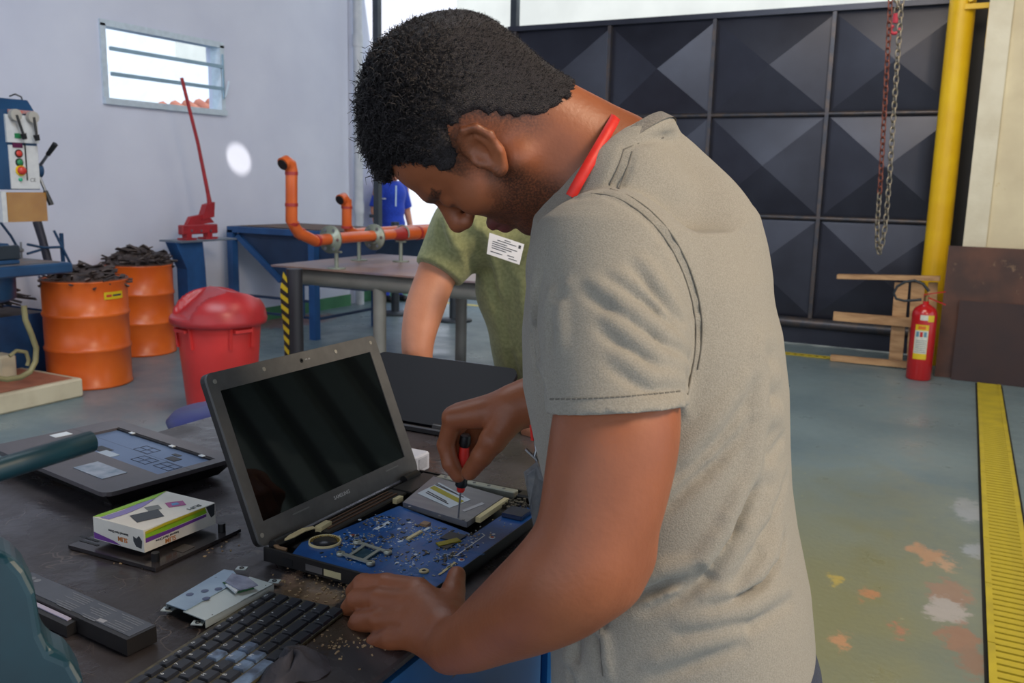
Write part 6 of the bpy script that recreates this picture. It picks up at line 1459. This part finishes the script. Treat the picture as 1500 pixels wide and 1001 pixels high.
bpy.context.view_layer.update()
inv = body.matrix_world.inverted()
pts = []
for (px, py) in ((899, 178), (893, 188), (884, 204), (873, 223), (861, 243), (850, 262), (841, 277), (836, 288)):
    d = ray(px, py).normalized(); best = None
    for o_ in (body, shirt):
        mi = o_.matrix_world.inverted(); ok, loc, nr, _ = o_.ray_cast(mi @ CAM, (mi.to_3x3() @ d).normalized())
        if ok:
            p = o_.matrix_world @ loc
            if best is None or (p-CAM).length < (best-CAM).length: best = p
    if best is not None: pts.append(best-d*.004)
for _ in range(4): pts = [pts[0]]+[(pts[i-1]+pts[i]*2+pts[i+1])/4 for i in range(1, len(pts)-1)]+[pts[-1]]
pts = [p+(CAM-p).normalized()*.009 for p in pts]
dp0 = (pts[0]-CAM).dot(CF)
pts = [V(906, 178, dp0+.11), V(907, 166, dp0+.07), V(904, 166, dp0+.03)]+pts
ribbon(pts, .0115, .0012).build('neck_strap', REDL, ly)
bd = 1.06
ribbon([V(779, 560, bd), V(780, 590, bd), V(783, 616, bd)], .010, .0012).build('hanging_strap', REDL, ly)
MB().tube([V(783, 612, bd), V(784, 622, bd)], .006, 8).build('crimp', mat('grey crimp', (130, 130, 134), rough=.4, metal=.6), ly)
MB().bar(V(783, 622, bd), V(785, 645, bd), .011, .005).build('clip_body', REDL, ly)
MB().tube([V(784, 645, bd), V(786, 660, bd), V(783, 668, bd), V(787, 676, bd)], .0022, 8).build('metal_clip', STEEL, ly)
MB().bar(V(770, 658, bd), V(785, 672, bd), .006, .002).build('metal_clip', STEEL, ly)
bg_ = thing('id_badge', 'clear plastic badge sleeve hanging edge-on from the red lanyard', 'badge', V(785, 700, bd))
PL = mat('crinkled clear plastic', (190, 194, 200), (150, 156, 166), rough=.18, scale=60, alpha=.62, bump=.4, bscale=60)
P4 = [V(767, 692, bd-.01), V(787, 676, bd), V(800, 705, bd+.01), V(798, 752, bd+.01), V(782, 776, bd-.01), V(776, 740, bd-.012)]
MB().prism(P4, CF*.0016).build('plastic_sleeve', PL, bg_)
MB().prism([p.lerp(V(784, 722, bd), .16) for p in P4], CF*.0008+Vector((0, 0, 0))).build('card', mat('pale badge card', (170, 174, 182), (140, 146, 158), rough=.5, scale=90), bg_)
# screwdriver
sd = thing('screwdriver', 'small red and black precision screwdriver held upright over the laptop board', 'screwdriver', at(671, 763, 2, BDZ+.004))
s0 = at(671, 763, 2, BDZ+.002); s1 = V(682, 637, 1.292)
def sdp(t): return s0.lerp(s1, t)
MB().tube([sdp(0), sdp(.48)], .0014, 10).build('shaft', STEEL, sd)
MB().tube([sdp(.34), sdp(.355), sdp(.40)], [.0045, .006, .0062], 14).build('collar_ring', REDL, sd)
MB().tube([sdp(.40), sdp(.42), sdp(.46), sdp(.50), sdp(.54)], [.0075, .0092, .0085, .0092, .0075], 14).build('grip', BLACKP, sd)
MB().tube([sdp(.54), sdp(.58), sdp(.74), sdp(.86)], [.0060, .0075, .0085, .0072], 14).build('handle', REDL, sd)
MB().tube([sdp(.86), sdp(.90), sdp(.99)], [.0066, .0088, .0080], 14).build('end_sleeve', BLACKP, sd)
MB().tube([sdp(.99), sdp(1.01)], [.007, .005], 14).build('end_cap', STEEL, sd)

# ------------------------------------------------------------------ man in the green shirt leaning on the bench
gm = thing('person', 'man in olive green t-shirt leaning on the bench behind the second laptop', 'person', (-.75, 2.3, 0))
SK2 = skin_mat('light tan skin', (206, 142, 112), (192, 128, 98))
HG = Head(V(748, 222, 2.02), (-.25, -.80, -.45), (.9, -.3, 0), (-.1, -.45, .85), 1.0)
X = Vox((-1.55, 1.50, .88), (-.35, 2.65, 1.80), .0055)
HG.sculpt(X); nb = V(785, 300, 2.12)
X.cap(HG(-.03, 0, -.03), nb, .055, .062, .03); X.cap(nb, V(815, 560, 2.25), .09, .11, .05)
X.cap(nb, V(675, 335, 2.1), .05, .05, .03); X.cap(nb, V(905, 335, 2.15), .05, .05, .03)
X.limb([(V(668, 335, 2.16), .060), (V(641, 400, 2.14), .048), (V(622, 452, 2.12), .046), (V(612, 500, 2.10), .038), (V(613, 540, 2.10), .032), (V(617, 572, 2.09), .027)], .02)
for k in range(4): X.chain([(V(612+k*8, 580, 2.09+.01*k), .014), (V(612+k*10, 592, 2.06+.012*k), .012), (V(614+k*11, 598, 2.04+.012*k), .010)], .004)
X.chain([(V(630, 572, 2.09), .014), (V(646, 588, 2.08), .012)], .005)
X.chain([(V(905, 345, 2.15), .056), (V(880, 470, 2.05), .045), (V(840, 580, 1.95), .038), (V(808, 618, 1.885), .029)], .02)
for k in range(4): X.chain([(V(806, 620+4*k, 1.88-.006*k), .014), (V(786, 618+6*k, 1.86-.006*k), .0125), (V(771, 626+4*k, 1.865), .0105), (V(776, 634+2*k, 1.88), .009)], .004)
X.chain([(V(805, 625, 1.86), .014), (V(790, 622, 1.84), .012), (V(779, 630, 1.845), .0105)], .004)
P, Q = X.mesh(); np_mesh('body', P, Q, SK2, gm, attrs={'beard': HG.brows, 'lips': HG.lips}, relax=1)
HL2 = [(.062, .080), (.05, .05), (.036, .03), (.012, .03), (-.03, .02), (-.05, -.04), (-.09, -.06), (-.2, -.05), (-.2, .25), (.14, .25), (.14, .09)]
hc_ = HG.c; hair(HG, (hc_.x-.2, hc_.y-.2, hc_.z-.18), (hc_.x+.2, hc_.y+.2, hc_.z+.2), HL2, gm, 'dark short', (34, 28, 26), n=1500, res=.005, seed=5)
OLIVE = fabric('olive green jersey', (150, 152, 106), (132, 135, 92), 120, .2)
X = Vox((-1.5, 1.6, .86), (-.35, 2.75, 1.66), .006)
def g_t(pts, k=.04):
    for (c, r) in pts: X.ell(V(*c), r, None, k)
g_t([((800, 350, 2.16), (.20, .13, .12)), ((803, 430, 2.20), (.19, .14, .14)), ((808, 510, 2.24), (.155, .13, .14)), ((812, 580, 2.27), (.145, .125, .12)), ((685, 338, 2.10), (.085, .08, .08)), ((905, 338, 2.15), (.08, .08, .08))], .06)
X.cap(V(680, 335, 2.16), V(642, 400, 2.13), .080, .062, .03, cut=True)
X.cap(V(905, 340, 2.15), V(882, 430, 2.08), .078, .06, .03, cut=True)
X.ell(V(778, 288, 2.10), (.062, .062, .06), None, .012, 'sub')
FF = X.F.copy()
def fold2(pts, r, dep_):
    W3 = []
    for (px, py) in pts:
        d = ray(px, py); t = 1.6; 
        while t < 2.6:
            p = CAM+d*t; i = [int(round((p[j]-X.lo[j])/X.h)) for j in range(3)]
            if all(0 <= i[j] < X.n[j] for j in range(3)) and FF[i[0], i[1], i[2]] < 0: W3.append((p, d.normalized())); break
            t += .006
    for (a, da), (b, db) in zip(W3, W3[1:]): X.cap(a-da*(r-dep_), b-db*(r-dep_), r, r, .012, 'sub')
for pts, r, dep_ in (([(682, 330), (684, 350), (690, 375), (700, 400)], .014, .012), ([(660, 305), (666, 330), (676, 355)], .012, .006), ([(700, 350), (712, 400), (728, 450), (742, 500)], .016, .010), ([(745, 420), (745, 460), (752, 510)], .02, .007), ([(728, 380), (738, 430), (735, 470)], .02, .006), ([(640, 330), (650, 360)], .012, .004), ([(745, 520), (752, 550), (758, 575)], .014, .007)): fold2(pts, r, dep_)
P, Q = X.mesh(); gsh = np_mesh('t_shirt', P, Q, OLIVE, gm, relax=2)
X = Vox((-1.3, 1.7, 0), (-.2, 2.9, 1.05), .012); hp2 = V(812, 600, 2.30)
hp2 = Vector((hp2.x, max(hp2.y, 2.10), .92)); X.ell(hp2, (.16, .13, .12), None, .03)
for s in (-1, 1): X.chain([(hp2+Vector((s*.09, 0, -.05)), .095), (hp2+Vector((s*.11, .04, -.45)), .068), (hp2+Vector((s*.12, .08, -.86)), .055)], .03)
P, Q = X.mesh(); np_mesh('jeans', P, Q, mat('navy denim', (34, 56, 96), rough=.9, scale=200), gm)
for s in (-1, 1):
    f0 = hp2+Vector((s*.12, .06, 0)); f0.z = .045; X = Vox((f0.x-.12, f0.y-.3, -.01), (f0.x+.12, f0.y+.2, .15), .009); X.chain([(f0+Vector((0, .05, 0)), .042), (f0-Vector((0, .14, 0)), .036)], .02); X.cap(f0, f0+Vector((0, 0, .06)), .045, .05, .02)
    P, Q = X.mesh(); P[:, 2] = np.maximum(P[:, 2], .001); np_mesh('shoe', P, Q, SHOE, gm)
HG.eyes(gm)
# paper visitor tag
pb_ = [V(717, 341, 1.955), V(768, 358, 1.955), V(761, 388, 1.955), V(713, 372, 1.955)]
tg = thing('name_tag', 'white printed paper tag pinned on the green t-shirt', 'name tag', pb_[0])
MB().prism(pb_, CF*.0012).build('paper', mat('white paper tag', (232, 232, 236), rough=.6), tg)
def tgp(u, v): return pb_[0].lerp(pb_[1], u).lerp(pb_[3].lerp(pb_[2], u), v)-CF*.0006
for k, (v, u0, u1) in enumerate(((.10, .45, .62), (.20, .25, .8), (.32, .12, .55), (.42, .12, .85), (.52, .12, .7), (.62, .12, .55), (.80, .10, .45), (.86, .65, .9), (.74, .6, .8))):
    MB().prism([tgp(u0, v), tgp(u1, v), tgp(u1, v+.035), tgp(u0, v+.035)], CF*.0003).build('print_line', GP, tg)
MB().prism([tgp(.86, .12), tgp(.93, .12), tgp(.93, .28), tgp(.86, .28)], CF*.0003).build('logo', GP, tg)

# ------------------------------------------------------------------ man in blue in the yard
b0 = at(574, 445, 2, 0); b0 = Vector((b0.x, b0.y+.55, 0)); q0 = at(574, 443, 2, 0)
k_ = .45; b0 = at(574, 441, 2, 0)
bm_ = thing('person', 'man in royal blue work shirt and trousers standing outside beyond the opening', 'person', b0)
fr = Vector((.93, -.35, 0)).normalized(); lf = Vector((-fr.y, fr.x, 0))
def B3(f, l, z): return b0+fr*f+lf*l+Vector((0, 0, z))
HB3 = Head(B3(.06, 0, 1.56), fr*.95-Vector((0, 0, .25)), lf, Vector((0, 0, 1)), .98)
lo = (b0.x-.5, b0.y-.5, -.01); hi = (b0.x+.5, b0.y+.5, 1.8)
X = Vox(lo, hi, .009); HB3.sculpt(X, ears=True); X.cap(B3(.02, 0, 1.50), B3(-.01, 0, 1.38), .052, .06, .02); X.cap(B3(0, 0, 1.36), B3(0, 0, .95), .09, .10, .03)
for s in (-1, 1):
    X.chain([(B3(-.01, s*.19, 1.36), .05), (B3(-.02, s*.235, 1.08), .042), (B3(.06, s*.24, .86), .030)], .02); X.chain([(B3(.07, s*.24, .84), .03), (B3(.10, s*.235, .77), .022)], .01)
    for k in range(4): X.cap(B3(.085+.012*k-.02, s*.235, .79), B3(.10+.014*k-.02, s*.23, .70), .011, .008, .003)
    X.cap(B3(.09, s*.22, .82), B3(.12, s*.20, .76), .012, .009, .004)
P, Q = X.mesh(); np_mesh('body', P, Q, SK2, bm_, attrs={'beard': HB3.brows, 'lips': HB3.lips})
hc_ = HB3.c; hair(HB3, (hc_.x-.2, hc_.y-.2, hc_.z-.18), (hc_.x+.2, hc_.y+.2, hc_.z+.2), HL2, bm_, 'greying short', (70, 64, 60), n=300, res=.007, seed=6)
RB = fabric('royal blue workwear', (32, 70, 190), (26, 58, 170), 60, .1)
X = Vox(lo, hi, .009); X.ell(B3(0, 0, 1.28), (.17, .17, .17), None, .04); X.ell(B3(.0, 0, 1.10), (.155, .155, .18), None, .05); X.ell(B3(.01, 0, .93), (.155, .155, .12), None, .05)
for s in (-1, 1): X.cap(B3(-.01, s*.14, 1.37), B3(-.02, s*.232, 1.12), .072, .066, .03, cut=True)
P, Q = X.mesh(); bs = np_mesh('work_shirt', P, Q, RB, bm_)
X = Vox(lo, hi, .010)
for s in (-1, 1): X.chain([(B3(0, s*.08, .88), .10), (B3(.01, s*.09, .48), .072), (B3(-.01, s*.095, .09), .06)], .02)
P, Q = X.mesh(); np_mesh('trousers', P, Q, RB, bm_)
for s in (-1, 1): X = Vox(lo, (hi[0], hi[1], .2), .009); X.chain([(B3(-.05, s*.095, .045), .042), (B3(.13, s*.10, .04), .038)], .02); P, Q = X.mesh(); P[:, 2] = np.maximum(P[:, 2], .001); np_mesh('shoe', P, Q, SHOE, bm_)
MB().prism([B3(.15, -.05, 1.38), B3(.155, -.035, 1.38), B3(.175, -.055, 1.14), B3(.17, -.07, 1.14)], fr*.006).build('neck_strap', mat('pale blue strap', (190, 215, 240), rough=.6), bm_)
MB().box(B3(.06, -.165, 1.22), B3(.11, -.175, 1.235)).build('shirt_print', SW, bs)
